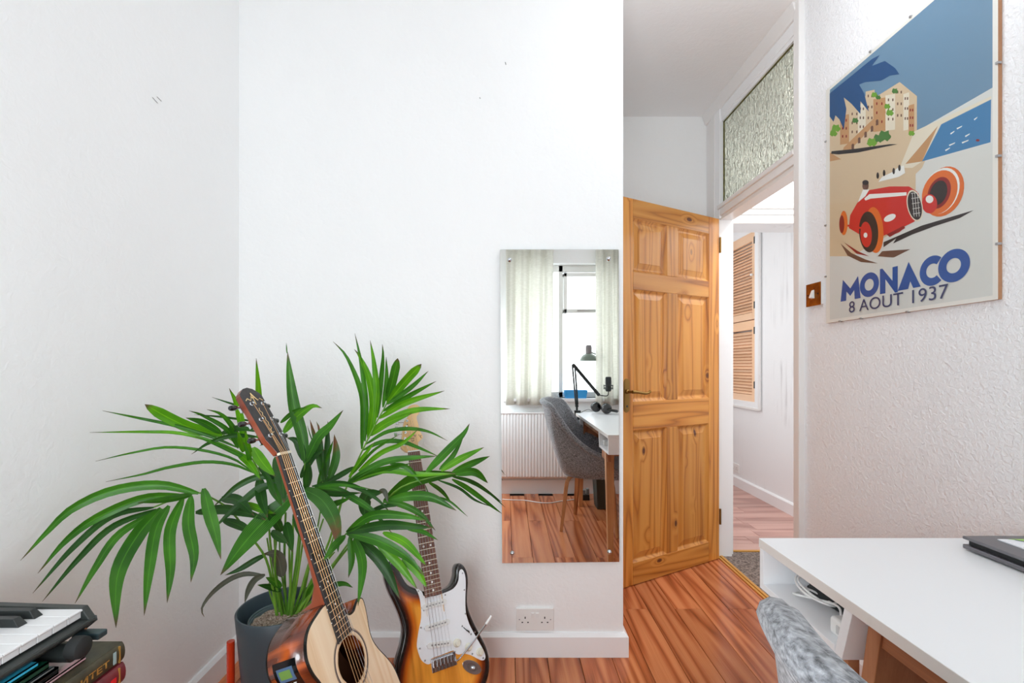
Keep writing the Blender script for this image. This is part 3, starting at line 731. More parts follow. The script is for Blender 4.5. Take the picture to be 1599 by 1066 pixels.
# lettering: own geometric letters in wall metres (origin y,z)
def wpoly(pts, m):
    layer[0] += 1; dx = .0004+layer[0]*.000006
    P2 = pts
    tri = tessellate_polygon([[Vector((x, y_, 0)) for x, y_ in P2]]); fs = []
    for t_ in tri:
        a, b_, c_ = [P2[i] for i in t_]; cr = (b_[0]-a[0])*(c_[1]-a[1])-(b_[1]-a[1])*(c_[0]-a[0])
        fs.append(tuple(t_) if cr > 0 else tuple(t_[::-1]))
    art.add([(XP-dx, -x, y_) for x, y_ in P2], fs, K[m])
def ring(cx, cy, R, r, m, a0=0, a1=360, n=32, sq=1.0):
    for k in range(n):
        a, b = math.radians(a0+(a1-a0)*k/n), math.radians(a0+(a1-a0)*(k+1)/n)
        layer[0] -= 1 if k else 0
        wpoly([(cx+R*math.cos(a)*sq, cy+R*math.sin(a)), (cx+R*math.cos(b)*sq, cy+R*math.sin(b)), (cx+r*math.cos(b)*sq, cy+r*math.sin(b)), (cx+r*math.cos(a)*sq, cy+r*math.sin(a))], m)
Hh, x = .080, -1.727
zb = 1.3675
def L_(shape, m='blue'): wpoly([(x+a, zb+b) for a, b in shape], m)
W_ = .098; L_([(0, 0), (.012, Hh), (.049, Hh*.52), (.086, Hh), (.098, 0), (.070, 0), (.068, Hh*.42), (.049, Hh*.18), (.030, Hh*.42), (.028, 0)], 'blue'); x += .096
ring(x+.040, zb+.040, .042, .020, 'blue'); x += .086
L_([(0, 0), (0, Hh*1.05), (.010, Hh*1.05), (.050, Hh*.45), (.050, Hh), (.070, Hh), (.070, -.004), (.060, -.004), (.022, Hh*.58), (.022, 0)]); x += .070
L_([(0, 0), (.040, Hh*1.05), (.082, 0), (.056, 0), (.046, Hh*.28), (.038, 0)]); x += .078
ring(x+.042, zb+.040, .044, .021, 'blue', 48, 312, sq=.95); x += .060
ring(x+.046, zb+.041, .046, .021, 'blue')
art.build('poster_print', mats, po)
fc = bpy.data.curves.new('lettering', 'FONT'); fc.body = '8 AOUT 1937'; fc.size = .0585; fc.offset = 0; fc.space_character = 1.02
fo = bpy.data.objects.new('lettering', fc); COL.objects.link(fo)
dg = bpy.context.evaluated_depsgraph_get(); me = bpy.data.meshes.new_from_object(fo.evaluated_get(dg)); bpy.data.objects.remove(fo)
xs = [v.co.x for v in me.vertices]; sc = .378/(max(xs)-min(xs))
for v in me.vertices: v.co = Vector((XP-.0026, 1.683-(v.co.x-min(xs))*sc, 1.321+v.co.y*1.0+.008*(v.co.x-min(xs))*0))-ORG[po.name]
me.materials.clear(); me.materials.append(mats[K['ink']]); o = bpy.data.objects.new('lettering', me); COL.objects.link(o); o.parent = po
# glazing sheet and clips
t = NT('poster_glazing'); g = t.n('ShaderNodeBsdfGlossy'); g.inputs['Roughness'].default_value = .08
tr = t.n('ShaderNodeBsdfTransparent'); tr.inputs[0].default_value = (.97, .985, .98, 1)
fz = t.n('ShaderNodeFresnel'); fz.inputs[0].default_value = 1.4
mxs = t.n('ShaderNodeMixShader'); mxs.inputs[0].default_value = .05
t.l(tr.outputs[0], mxs.inputs[1]); t.l(g.outputs[0], mxs.inputs[2]); t.l(mxs.outputs[0], t.out.inputs[0])
mb = MB(); q = [pv(0, 0, .0036), pv(1, 0, .0036), pv(1, 1, .0036), pv(0, 1, .0036)]; mb.add(q, [(0, 1, 2, 3)]); mb.build('glazing', t.mat, po)
for (u, v) in ((0, .78), (0, .42), (0, .2), (1, .66), (1, .40), (1, .155), (.28, 0), (.58, 0), (.12, 0), (.35, 1), (.6, 1), (.82, 1)):
    c = pv(u, v); e = .003
    du = (0, -.0 if u in (0, 1) else .003)
    if u in (0, 1): MB().box(XP-.005, XP+.006, c.y-e, c.y+e, c.z-.003, c.z+.003).build('clip', STEEL, po)
    else: MB().box(XP-.005, XP+.006, c.y-.003, c.y+.003, c.z-e, c.z+e).build('clip', STEEL, po)

# ---------------------------------------------------------------- desk
HD, DX0, DX1, DY0, DY1 = .745, .564, 1.262, -.22, 1.028
dk = thing('desk', 'white desk with open end compartments on a brown wooden frame along the right wall', 'desk', (.91, .40, 0))
MB().box(DX0, DX1, DY0, DY1, HD-.020, HD).build('desktop', [WDESK], dk, bevel=.0008)
MB().box(DX0-.0006, DX0, DY0+.001, DY1-.001, HD-.0195, HD-.0008).build('edge_band', WEDGE, dk)
def desk_box(sgn, yo, yi):   # yo outer end, yi inner (slanted) end
    bx = HD-.110; th = .014
    y2 = yo-sgn*th
    MB().box(DX0+.002, DX1-.05, min(yo, y2), max(yo, y2), bx, HD-.020).build('end_panel', WDESK, dk, bevel=.0006)
    yb = yi+sgn*.0425; yo_ = yo; yo = yo-sgn*.0142
    vs = lambda y_, z0: 0
    mb = MB(); mb.hexa([(DX0+.002, min(yo, yb), bx), (DX1-.05, min(yo, yb), bx), (DX1-.05, max(yo, yb), bx), (DX0+.002, max(yo, yb), bx),
                        (DX0+.002, min(yo, yb), bx+.014), (DX1-.05, min(yo, yb), bx+.014), (DX1-.05, max(yo, yb), bx+.014), (DX0+.002, max(yo, yb), bx+.014)])
    mb.build('compartment_floor', WDESK, dk, bevel=.0006)
    MB().box(DX0+.30, DX0+.312, min(yo, yb), max(yo, yb), bx+.014, HD-.020).build('back_panel', WDESK, dk)
    yo = yo_
    # slanted inner end panel
    a, b = yi, yi+sgn*.024; h = sgn*.018
    lo = sorted([b, b+h]); hi = sorted([a, a+h])
    mb = MB(); mb.hexa([(DX0+.001, lo[0], bx-.001), (DX1-.05, lo[0], bx-.001), (DX1-.05, lo[1], bx-.001), (DX0+.001, lo[1], bx-.001),
                        (DX0+.001, hi[0], HD-.020), (DX1-.05, hi[0], HD-.020), (DX1-.05, hi[1], HD-.020), (DX0+.001, hi[1], HD-.020)])
    mb.build('slanted_panel', WDESK, dk, bevel=.0006)
    # brown frame under the compartment
    ya, yb2 = sorted([yo-sgn*.09, yi+sgn*.03])
    MB().box(DX0+.016, DX0+.036, ya, yb2, bx-.058, bx).build('apron', WALNY, dk, bevel=.001)
    MB().box(DX1-.09, DX1-.07, ya, yb2, bx-.058, bx).build('apron', WALNY, dk, bevel=.001)
    # slanted wooden board beside the compartment
    lo = sorted([b-sgn*.004, b-sgn*.030]); hi = sorted([a-sgn*.004, a-sgn*.030])
    mb = MB(); mb.hexa([(DX0+.026, lo[0], bx-.058), (DX1-.07, lo[0], bx-.058), (DX1-.07, lo[1], bx-.058), (DX0+.026, lo[1], bx-.058),
                        (DX0+.026, hi[0], HD-.020), (DX1-.07, hi[0], HD-.020), (DX1-.07, hi[1], HD-.020), (DX0+.026, hi[1], HD-.020)])
    mb.build('slanted_board', WALN, dk, bevel=.001)
    for x0, sx in ((DX0+.034, 1), (DX1-.075, -1)):
        yc = yo-sgn*.125
        mb = MB(); t0, t1 = .024, .015
        mb.hexa([(x0-t1, yc+sgn*.03-t1, 0), (x0+t1, yc+sgn*.03-t1, 0), (x0+t1, yc+sgn*.03+t1, 0), (x0-t1, yc+sgn*.03+t1, 0),
                 (x0-t0, yc-t0, bx), (x0+t0, yc-t0, bx), (x0+t0, yc+t0, bx), (x0-t0, yc+t0, bx)])
        mb.build('leg', OAK, dk, bevel=.003)
desk_box(1, DY1, .752); desk_box(-1, DY0, .056)
MB().box(DX0+.03, DX0+.05, .07, .74, HD-.062, HD-.020).build('rail', WALNY, dk, bevel=.001)
MB().box(DX1-.09, DX1-.07, .07, .74, HD-.062, HD-.020).build('rail', WALNY, dk, bevel=.001)

# things in the desk compartment
zc = HD-.096
def rbox(mb, c, sx, sy, sz, rz=0, m=0):
    M = Matrix.Translation(c) @ Matrix.Rotation(rz, 4, 'Z'); mb.box(-sx/2, sx/2, -sy/2, sy/2, 0, sz, m, M); return mb
ch = thing('charger_brick', 'white charger brick in the open compartment of the desk', 'charger', (.615, .825, zc))
rbox(MB(), (.617, .803, zc), .066, .062, .032, .05).build('housing', WPLAS, ch, bevel=.007, seg=4)
rbox(MB(), (.5835, .803, zc+.008), .003, .022, .015, .05).build('embossed_mark', plain('embossed_grey', lin(206, 206, 206), .4), ch, bevel=.0015)
cb = thing('charging_cable', 'coiled white charging cable lying on a black adapter in the desk compartment', 'cable', (.64, .93, zc))
pts = []
for k in range(70):
    a = k/69*2*PI*3.4; pts.append((.622+.026*math.cos(a)*(1+.1*math.sin(a*.37)), .925+.040*math.sin(a)+.006*math.sin(a*.7), zc+.024+.022*math.sin(a*.5+1)*math.cos(a*.31)))
pts += [(.62, .87, zc+.03), (.615, .845, zc+.022), (.615, .834, zc+.018)]
MB().tube(catmull(pts, 220), .0021, 7).build('wire', WPLAS, cb, smooth=True)
ad = thing('power_adapter', 'black power adapter under the coiled white cable in the desk compartment', 'adapter', (.66, .93, zc))
rbox(MB(), (.665, .925, zc), .045, .10, .024, .1).build('housing', BLACK, ad, bevel=.004)
MB().tube(catmull([(.66, .97, zc+.012), (.65, .99, zc+.006), (.70, .995, zc+.005), (.75, .96, zc+.004), (.78, .9, zc+.004)], 20), .003, 7).build('wire', BLACK, ad, smooth=True)

# laptop with brochure
def P2(px, py, z):   # point on the horizontal plane z
    y = (EYE-z)*F/(py-CY); return Vector(((px-CX)/F*y, y, z))
lap = thing('laptop', 'slim grey closed laptop under the brochure at the back of the desk', 'laptop', (1.1, .82, HD))
LX, LY = .955, .965
ALU = plain('space_grey_aluminium', lin(118, 116, 120), .35, .6)
def lrect(mb, x0, x1, y0, y1, z0, z1, m=0): return mb.box(x0, x1, y0, y1, z0, z1, m)
MB().box(LX, LX+.245, LY-.345, LY, HD+.003, HD+.012).build('base', ALU, lap, bevel=.002)
for dx in (.02, .22):
    for dy in (.02, .32): MB().lathe([(.006, 0), (.006, .004)], (LX+dx, LY-dy, HD), 10).build('foot', RUBBER, lap)
MB().box(LX+.008, LX+.235, LY-.335, LY-.010, HD+.012, HD+.0128).build('keyboard_deck', BLACK, lap)
z1 = HD+.0225
MB().box(LX+.006, LX+.24, LY-.34, LY-.008, HD+.0128, z1).build('shadow_gap_slab', RUBBER, lap)  # dark slab standing in for the shadow between base and lid
MB().box(LX, LX+.245, LY-.345, LY, z1, z1+.006).build('lid', ALU, lap, bevel=.0015)
br = thing('brochure', 'glossy white brochure with a green corner lying on the closed laptop', 'brochure', (1.12, .80, z1+.005))
PAP = plain('coated_paper', lin(240, 242, 248), .25); GRN = plain('print_green', lin(150, 205, 70), .3); NVY = plain('print_navy', lin(50, 66, 108), .3)
M_ = Matrix.Translation((1.12, .80, z1+.0062))
bx_ = -.118
MB().box(bx_, bx_+.21, -.15, .140, 0, .002, 0, M_).build('cover', PAP, br)
mb = MB(); mb.flat([(bx_+.02, .1395), (bx_+.209, .1395), (bx_+.209, .02), (bx_+.06, .118)], .0022, 0, M_); mb.build('green_band', GRN, br)
mb = MB(); mb.flat([(bx_+.028, .132), (bx_+.03, .137), (bx_+.205, -.02), (bx_+.205, -.045)], .0024, 0, M_); mb.build('navy_stripe', NVY, br)
mb = MB(); mb.flat([(bx_+.07, .11), (bx_+.205, .02), (bx_+.205, .0), (bx_+.08, .095)], .0026, 0, M_); mb.build('white_panel', PAP, br)

# ---------------------------------------------------------------- chair
fd = Vector((.967, .25, 0)).normalized(); CM = Matrix(((fd.x, -fd.y, 0, .602), (fd.y, fd.x, 0, .322), (0, 0, 1, 0), (0, 0, 0, 1)))
chair = thing('shell_chair', 'grey fabric shell armchair on bent wooden legs pulled up to the white desk', 'chair', matrix=CM)
def ringpts(sc):
    rim = [(.10, .265, .545), (.02, .272, .575), (-.10, .278, .665), (-.195, .284, .79), (-.252, .264, .864), (-.318, .165, .884), (-.345, .08, .887), (-.352, 0, .887)]
    mid = [(.13, .262, .50), (.04, .268, .51), (-.09, .268, .55), (-.18, .262, .61), (-.235, .235, .65), (-.275, .15, .665), (-.292, .08, .67), (-.296, 0, .67)]
    low = [(.21, .225, .415), (.08, .24, .40), (-.06, .238, .40), (-.135, .215, .405), (-.18, .17, .41), (-.20, .10, .41), (-.206, .05, .41), (-.208, 0, .41)]
    bot = [(.20, .15, .375), (.08, .16, .37), (-.02, .15, .37), (-.08, .13, .37), (-.11, .10, .37), (-.13, .06, .37), (-.134, .03, .37), (-.136, 0, .37)]
    R = {'rim': rim, 'mid': mid, 'low': low, 'bot': bot}[sc]
    full = R+[(a, -b, c) for a, b, c in R[-2::-1]]
    return catmull(full, 48)
rings_ = [ringpts(k) for k in ('rim', 'mid', 'low', 'bot')]
cols = []
for i in range(49):
    cols.append(catmull([r[i] for r in rings_], 14))
mb = MB(); vs = [cols[i][j] for i in range(49) for j in range(15)]
mb.add(vs, [(i*15+j, i*15+j+1, (i+1)*15+j+1, (i+1)*15+j) for i in range(48) for j in range(14)])
o = mb.build('shell', GREYF, chair, smooth=80); m_ = o.modifiers.new('thickness', 'SOLIDIFY'); m_.thickness = .030; m_.offset = -1; m_.use_rim = True
b_ = o.modifiers.new('bevel', 'BEVEL'); b_.width = .0135; b_.segments = 4; b_.limit_method = 'ANGLE'; b_.angle_limit = math.radians(50)
MB().tube([Vector((v.x*.978, v.y*.978, v.z-.011)) for v in rings_[0]], .0195, 10).build('rim_padding', GREYF, chair, smooth=True)
MB().tube([v+Vector((0, 0, .001)) for v in rings_[0]], .0014, 6).build('piping', PIPE, chair, smooth=True, label='pale piping along the shell rim')
out = closed([(.25, .0), (.245, .16), (.20, .225), (.05, .235), (-.10, .22), (-.17, .15), (-.185, 0), (-.17, -.15), (-.10, -.22), (.05, -.235), (.20, -.225), (.245, -.16)], 4)
MB().prism(out, .385, .455).build('seat_cushion', GREYF, chair, smooth=True, bevel=.018, seg=4)
inv = CM.inverted()
for (wx, wy) in ((.376, .43), (.526, .07), (.73, .56), (.88, .20)):
    f_ = inv @ Vector((wx, wy, 0)); k_ = Vector((f_.x*.30, f_.y*.30, .372)); e_ = Vector((f_.x*.80, f_.y*.80, .335))
    mb = MB(); path = catmull([k_, Vector((f_.x*.6, f_.y*.6, .37)), e_, f_.lerp(e_, .5), f_], 14)
    mb.tube(path, [.022]*8+[.021, .021, .020, .019, .018, .018, .017], 4, flat=.75)
    mb.build('leg', OAK, chair, bevel=.002)

# ---------------------------------------------------------------- things around the far end of the desk (mirror view)
mi2 = 3.572
def PM(px, py, z2):   # a point seen in the mirror at optical distance z2
    v = P(px, py, z2); return Vector((v.x, mi2-z2, v.z))
boom = thing('boom_stand', 'black scissor microphone arm clamped to the desk edge, seen in the mirror', 'boom stand', (.59, -.16, HD))
b0 = Vector((.577, -.17, HD)); el = Vector((.55, -.17, 1.125)); sh_ = Vector((.575, -.17, .80)); en = Vector((.750, -.17, .893))
MB().box(.557, .600, -.19, -.15, HD-.055, HD-.045).box(.557, .566, -.19, -.15, HD-.055, HD+.018).box(.557, .605, -.19, -.15, HD, HD+.018).tube([(.585, -.17, HD-.085), (.585, -.17, HD)], .006, 8).build('clamp', BLACK, boom, bevel=.002)
MB().tube([b0, sh_+Vector((0, 0, .02))], .009, 10).build('post', BLACK, boom)
mb = MB()
for s_ in (-.010, .010): mb.tube([sh_+Vector((s_*.7, 0, .01)), el+Vector((s_, 0, 0))], .0075, 6)
mb.build('lower_arm', BLACK, boom)
mb = MB()
for s_ in (-.010, .010): mb.tube([el+Vector((.005, 0, s_)), en+Vector((0, 0, s_))], .0075, 6)
mb.build('upper_arm', BLACK, boom)
MB().lathe([(.016, -.013), (.018, 0), (.016, .013)], el, 14, 0, Matrix.Rotation(PI/2, 4, 'X')).lathe([(.013, -.012), (.013, .012)], en, 12, 0, Matrix.Rotation(PI/2, 4, 'X')).lathe([(.013, -.012), (.013, .012)], sh_, 12, 0, Matrix.Rotation(PI/2, 4, 'X')).build('joint', BLACK, boom)
MB().tube(catmull([en, en+Vector((.02, 0, -.008)), en+Vector((.07, 0, -.012)), en+Vector((.081, 0, .006)), en+Vector((.081, 0, .024))], 12), .004, 8).build('mount_rod', BLACK, boom, smooth=True)
mc = en+Vector((.081, 0, .024))
mic = thing('microphone', 'black studio microphone in a shock mount on the arm, seen in the mirror', 'microphone', mc)
MB().lathe([(.0, 0), (.018, 0), (.024, .012), (.024, .055), (.022, .058)], mc, 20).build('body', BLACK, mic, smooth=True)
MB().lathe([(.023, .058), (.024, .062), (.024, .108), (.020, .118), (0, .120)], mc, 20).build('grille', plain('black_mesh', lin(50, 52, 54), .5, .5, bump=((700, 700, 700), 1, .002)), mic, smooth=True)
mb = MB()
for z in (.02, .045): mb.lathe([(.036, z), (.039, z), (.039, z+.006), (.036, z+.006)], mc, 24, close=True)
for a in range(4):
    c_, s_ = math.cos(a*PI/2+.6), math.sin(a*PI/2+.6); mb.tube([mc+Vector((.0375*c_, .0375*s_, .018)), mc+Vector((.0375*c_, .0375*s_, .054))], .003, 6).tube([mc+Vector((.022*c_, .022*s_, .03)), mc+Vector((.0375*c_, .0375*s_, .035))], .002, 5)
mb.build('shock_mount', BLACK, mic)
hp = thing('headphones', 'black over-ear headphones lying on the desk beneath the microphone, seen in the mirror', 'headphones', (.74, -.10, HD))
hc = Vector((.725, -.10, HD+.047))
hb = []
for k in range(21):
    a = -1.9+3.8*k/20; hb.append(hc+Vector((.075*math.sin(a)*.35+.07+.08*math.cos(a), .085*math.sin(a), -.012-.015*math.cos(a))))
MB().tube(hb, .007, 8, flat=1.6).build('headband', BLACK, hp, smooth=True)
for k, cc in ((0, hc+Vector((0, -.03, 0))), (1, hc+Vector((.065, .06, -.005)))):
    Mx = Matrix.Rotation(PI/2-.15, 4, 'X')
    MB().lathe([(.0, -.016), (.034, -.014), (.040, -.004), (.040, .008), (.034, .012)], cc, 24, 0, Mx).build('ear_cup', BLACKG, hp, smooth=True)
    MB().lathe([(.022, .012), (.034, .012), (.041, .018), (.040, .026), (.030, .030), (.022, .026)], cc, 24, 0, Mx, close=True).build('ear_pad', RUBBER, hp, smooth=True)
MB().tube(catmull([hc+Vector((-.03, -.03, -.03)), (.66, -.13, HD+.03), (.61, -.15, HD+.006), (.59, -.12, HD+.003)], 16), .002, 6).build('wire', BLACK, hp, smooth=True)
lp = thing('desk_lamp', 'green-grey lamp with a bell shade in front of the window, seen in the mirror', 'lamp', (.95, -.525, wz0))
LG = plain('lamp_enamel', lin(104, 116, 104), .3)
lc = Vector((.728, -.485, 1.168))
MB().lathe([(.078, 0), (.074, .022), (.055, .05), (.024, .066), (.022, .066), (.050, .048), (.070, .020), (.075, 0)], lc, 28, close=True).build('shade', LG, lp, smooth=True)
MB().lathe([(.028, .062), (.028, .125), (.022, .138), (0, .140)], lc, 20).build('lamp_socket', plain('lamp_grey', lin(118, 112, 112), .35, .3), lp, smooth=True)
MB().lathe([(.0, .01), (.024, .02), (.028, .04), (.014, .07)], lc, 16).build('bulb', WPLAS, lp, smooth=True)
MB().tube([lc+Vector((.02, 0, .075)), lc+Vector((.075, 0, .055)), (.93, -.50, 1.16)], .006, 8).tube([(.93, -.50, 1.16), (.95, -.525, wz0+.02)], .006, 8).build('stem', LG, lp)
MB().lathe([(.010, -.012), (.010, .012)], lc+Vector((.075, 0, .055)), 12, 0, Matrix.Rotation(PI/2, 4, 'X')).build('knob', BLACK, lp)
MB().lathe([(.044, 0), (.045, .010), (.040, .018), (0, .022)], (.95, -.525, wz0), 26).build('base', LG, lp, smooth=True)
ty = thing('blue_tray', 'translucent blue plastic tray standing on the window sill, seen in the mirror', 'tray', (.61, YW, wz0))
BLU = plain('sky_blue_plastic', lin(60, 160, 226), .3)
mb = MB(); x0, x1, y0, y1 = .515, .715, YW-.055, YW+.035
for (za, zb, e0, e1) in ((0, .07, .0, .012),):
    A = [(x0+.012, y0, 0), (x1-.012, y0, 0), (x1-.012, y1, 0), (x0+.012, y1, 0)]; B = [(x0, y0-.008, .07), (x1, y0-.008, .07), (x1, y1+.008, .07), (x0, y1+.008, .07)]
    A = [Vector(v)+Vector((0, 0, wz0)) for v in A]; B = [Vector(v)+Vector((0, 0, wz0)) for v in B]
    mb.add(A+B, [(3, 2, 1, 0)]+[(i, (i+1) % 4, 4+(i+1) % 4, 4+i) for i in range(4)])
o = mb.build('body', BLU, ty); m_ = o.modifiers.new('thickness', 'SOLIDIFY'); m_.thickness = .003
bn = thing('waste_bin', 'dark green-grey waste bin on the floor under the desk, seen in the mirror', 'bin', (.75, -.1, 0))
mb = MB(); A = [(.71, -.18), (.84, -.18), (.84, -.03), (.71, -.03)]
mb.hexa([(.715, -.17, 0), (.83, -.17, 0), (.83, -.04, 0), (.715, -.04, 0), (.70, -.19, .27), (.85, -.19, .27), (.85, -.02, .27), (.70, -.02, .27)]); mb.f.pop(1); mb.m.pop()
o = mb.build('body', plain('bin_grey', lin(66, 74, 70), .5), bn, bevel=.006); m_ = o.modifiers.new('thickness', 'SOLIDIFY'); m_.thickness = .003
ps = thing('power_strip', 'dark multi-socket power strip under the desk beside the bin, seen in the mirror', 'power strip', (.66, -.27, 0))
MB().box(.60, .70, -.33, -.28, 0, .045).build('housing', BLACK, ps, bevel=.004)
for k in range(3): MB().box(.61+k*.032, .634+k*.032, -.325, -.285, .045, .075+.01*k).build('plug', plain('grey_plug', lin(130, 136, 136), .4) if k == 0 else bpy.data.materials['grey_plug'], ps, bevel=.003)
MB().tube(catmull([(.62, -.30, .075), (.64, -.33, .2), (.68, -.38, .35), (.70, -.40, .50)], 14), .004, 6).build('wire', BLACK, ps, smooth=True)
fc_ = MB().tube(catmull([(-.03, -.30, .004), (.06, -.28, .004), (.16, -.27, .004), (.27, -.21, .004), (.36, -.20, .004), (.46, -.25, .004), (.60, -.30, .006)], 40), .004, 7)
fc_.build('floor_cable', WPLAS, None, smooth=True, label='white cable trailing across the floor below the radiator, seen in the mirror', cat='cable')

# ---------------------------------------------------------------- keyboard, stand arm and books at the lower left
kb = thing('keyboard_instrument', 'black electronic keyboard with white keys at the lower left corner', 'keyboard', (-.83, .3, .70))
KX, KY = -.680, .757
CASE = plain('black_keyboard_case', lin(50, 54, 52), .4)
mb = MB(); mb.hexa([(KX-.30, -.16, .703), (KX-.012, -.16, .703), (KX-.012, KY-.002, .703), (KX-.30, KY-.002, .703), (KX-.30, -.16, .742), (KX+.004, -.16, .722), (KX+.004, KY-.002, .722), (KX-.30, KY-.002, .742)])
kz = .722
mb = MB(); L0 = -.16
mb.add([(KX-.31, L0, .703), (KX-.008, L0, .700), (KX+.008, L0, .713), (KX+.007, L0, .7185), (KX-.006, L0, .7195), (KX-.16, L0, .7195), (KX-.16, L0, .755), (KX-.31, L0, .760)]+
       [(KX-.31, KY-.0, .703), (KX-.008, KY, .700), (KX+.008, KY, .713), (KX+.007, KY, .7185), (KX-.006, KY, .7195), (KX-.16, KY, .7195), (KX-.16, KY, .755), (KX-.31, KY, .760)],
       [(i, (i+1) % 8, 8+(i+1) % 8, 8+i)[::-1] for i in range(8)]+[tuple(reversed(range(8)))[::-1], tuple(range(8, 16))])
mb.build('case', CASE, kb, bevel=.0015)
mb = MB(); mb.hexa([(KX-.17, KY-.012, .7195), (KX+.007, KY-.012, .7185), (KX+.007, KY, .7185), (KX-.17, KY, .7195), (KX-.17, KY-.012, .7425), (KX-.006, KY-.012, .7372), (KX-.006, KY, .7372), (KX-.17, KY, .7425)])
mb.build('end_cheek', CASE, kb, bevel=.001)
kw = .02355; ye = KY-.0125
km = None
for k in range(38):
    if ye-kw*(k+1) < L0+.01: break
    if km is None:
        mbk = MB(); g = .0009
        mbk.hexa([(0, -kw+g, .7215-.70), (.1440, -kw+g, .7225-.70), (.1440, 0, .7225-.70), (0, 0, .7215-.70), (0, -kw+g, .7365-.70), (.1440, -kw+g, .7365-.70), (.1440, 0, .7365-.70), (0, 0, .7365-.70)])
        mbk.hexa([(.1435, -kw+g, .733-.70), (.1470, -kw+g, .7335-.70), (.1470, 0, .7335-.70), (.1435, 0, .733-.70), (.1435, -kw+g, .7368-.70), (.1465, -kw+g, .7362-.70), (.1465, 0, .7362-.70), (.1435, 0, .7368-.70)])
        km = bpy.data.meshes.new('white_key'); km.from_pydata([tuple(v) for v in mbk.v], [], mbk.f); km.materials.append(KEYW)
    o = bpy.data.objects.new('white_key', km); COL.objects.link(o); o.parent = kb; o.location = Vector((KX-.150, ye-kw*k, .70))-ORG[kb.name]
    bm_ = o.modifiers.new('bevel', 'BEVEL'); bm_.width = .0006; bm_.segments = 1
    if k % 7 in (1, 2, 4, 5, 6) and k > 0:
        mbb = MB(); yb_ = ye-kw*k+.0
        mbb.hexa([(KX-.15, yb_-.007, .7365), (KX-.050, yb_-.007, .7365), (KX-.050, yb_+.007, .7365), (KX-.15, yb_+.007, .7365), (KX-.15, yb_-.005, .749), (KX-.060, yb_-.005, .7485), (KX-.060, yb_+.005, .7485), (KX-.15, yb_+.005, .749)])
        mbb.build('black_key', BLACK, kb, bevel=.0008)
MB().box(KX-.022, KX-.012, KY+.0, KY+.006, .688, .700).build('orange_tab', plain('orange_plastic', lin(240, 140, 60), .4), kb, bevel=.001, label='small orange tab')
ks = thing('keyboard_stand', 'black keyboard stand arm with a round rubber end cap under the keyboard', 'stand', (-.82, .70, 0))
MB().tube([(-1.0, .712, .686), (-.668, .712, .686)], .013, 16).build('support_arm', BLACK, ks, smooth=True)
MB().lathe([(.016, 0), (.0165, .010), (.0155, .017), (.012, .019), (0, .0195)], (-.669, .712, .6945), 24, 0, Matrix.Rotation(PI/2, 4, 'Y')).build('end_cap', RUBBER, ks, smooth=True)
MB().box(-.70, -.656, .742, .760, .687, .697).build('bracket', plain('dark_teal_metal', lin(44, 62, 66), .35), ks, bevel=.002)
MB().tube([(-.99, .712, .686), (-.99, .712, 0)], .013, 12).build('post', BLACK, ks, smooth=True)
MB().box(-1.0, -.98, .30, .80, 0, .02).build('foot', BLACK, ks)
def book(name, label, x1, y1, z0, z1, cover, wdt=.24, lng=.17, pages=True, spine_round=True, letters=None, band=None):
    x0 = x1-lng; y0 = y1-wdt
    b = thing(name, label, 'book', ((x0+x1)/2, (y0+y1)/2, z0), 'books stacked under the keyboard')
    t_ = .0022
    mb = MB(); mb.box(x0, x1-.004, y0, y1, z0, z0+t_).box(x0, x1-.004, y0, y1, z1-t_, z1)
    n = 8; zc_ = (z0+z1)/2; hz = (z1-z0)/2; vs = []
    for yy in (y0, y1):
        for k in range(n+1):
            a = -PI/2+PI*k/n; vs.append((x1-.006+.007*math.cos(a), yy, zc_+hz*math.sin(a)))
    mb.add(vs, [(k, k+1, n+2+k, n+1+k)[::-1] for k in range(n)])
    mb.add([vs[k] for k in range(n+1)], [tuple(range(n+1))]); mb.add([vs[n+1+k] for k in range(n+1)], [tuple(range(n+1))[::-1]])
    mb.build('cover', cover, b, smooth=True)
    MB().box(x0+.004, x1-.005, y0+.003, y1-.003, z0+t_, z1-t_).build('page_block', plain('page_edges', lin(196, 180, 130), .9) if 'page_edges' not in bpy.data.materials else bpy.data.materials['page_edges'], b)
    return b
DKB = plain('olive_black_cloth', lin(54, 50, 36), .45, noise=((60, 60, 60), lin(76, 70, 50), 3))
MAR = plain('maroon_cloth', lin(96, 30, 36), .35, noise=((40, 40, 40), lin(128, 44, 52), 3))
GLD = plain('gold_foil', lin(206, 160, 84), .35, .6)
def stampy(parent, txt, x, y_start, z, size, length, mat, mir=1, name='lettering'):
    fc = bpy.data.curves.new('t', 'FONT'); fc.body = txt; fc.size = size; fc.offset = .0004; fo = bpy.data.objects.new('t', fc); COL.objects.link(fo)
    dg = bpy.context.evaluated_depsgraph_get(); me = bpy.data.meshes.new_from_object(fo.evaluated_get(dg)); bpy.data.objects.remove(fo)
    xs = [v.co.x for v in me.vertices]; k = length/(max(xs)-min(xs))
    for v in me.vertices: v.co = Vector((x, y_start+(v.co.x-min(xs))*k, z+v.co.y))-ORG[parent.name]
    me.materials.clear(); me.materials.append(mat); o = bpy.data.objects.new(name, me); COL.objects.link(o); o.parent = parent
b1 = book('hardcover_book', 'thick olive-black hardcover with gold lettering on its spine, second from the bottom of the stack', -.655, .792, .624, .656, DKB)
stampy(b1, 'ЕН НИКАРИТЕТ', -.6535,   .606, .6345, .0135, .154, GLD)
MB().box(-.6545, -.6533, .768, .774, .630, .650).build('spine_emblem', plain('pale_emblem', lin(150, 172, 172), .4), b1, bevel=.001)
MB().box(-.656, -.6532, .780, .782, .626, .654).build('gold_rule', GLD, b1)
b2 = book('hardcover_book', 'maroon hardcover at the bottom of the book stack under the keyboard', -.652, .790, .590, .6225, MAR)
MB().box(-.653, -.6502, .776, .778, .592, .620).build('gold_rule', GLD, b2)
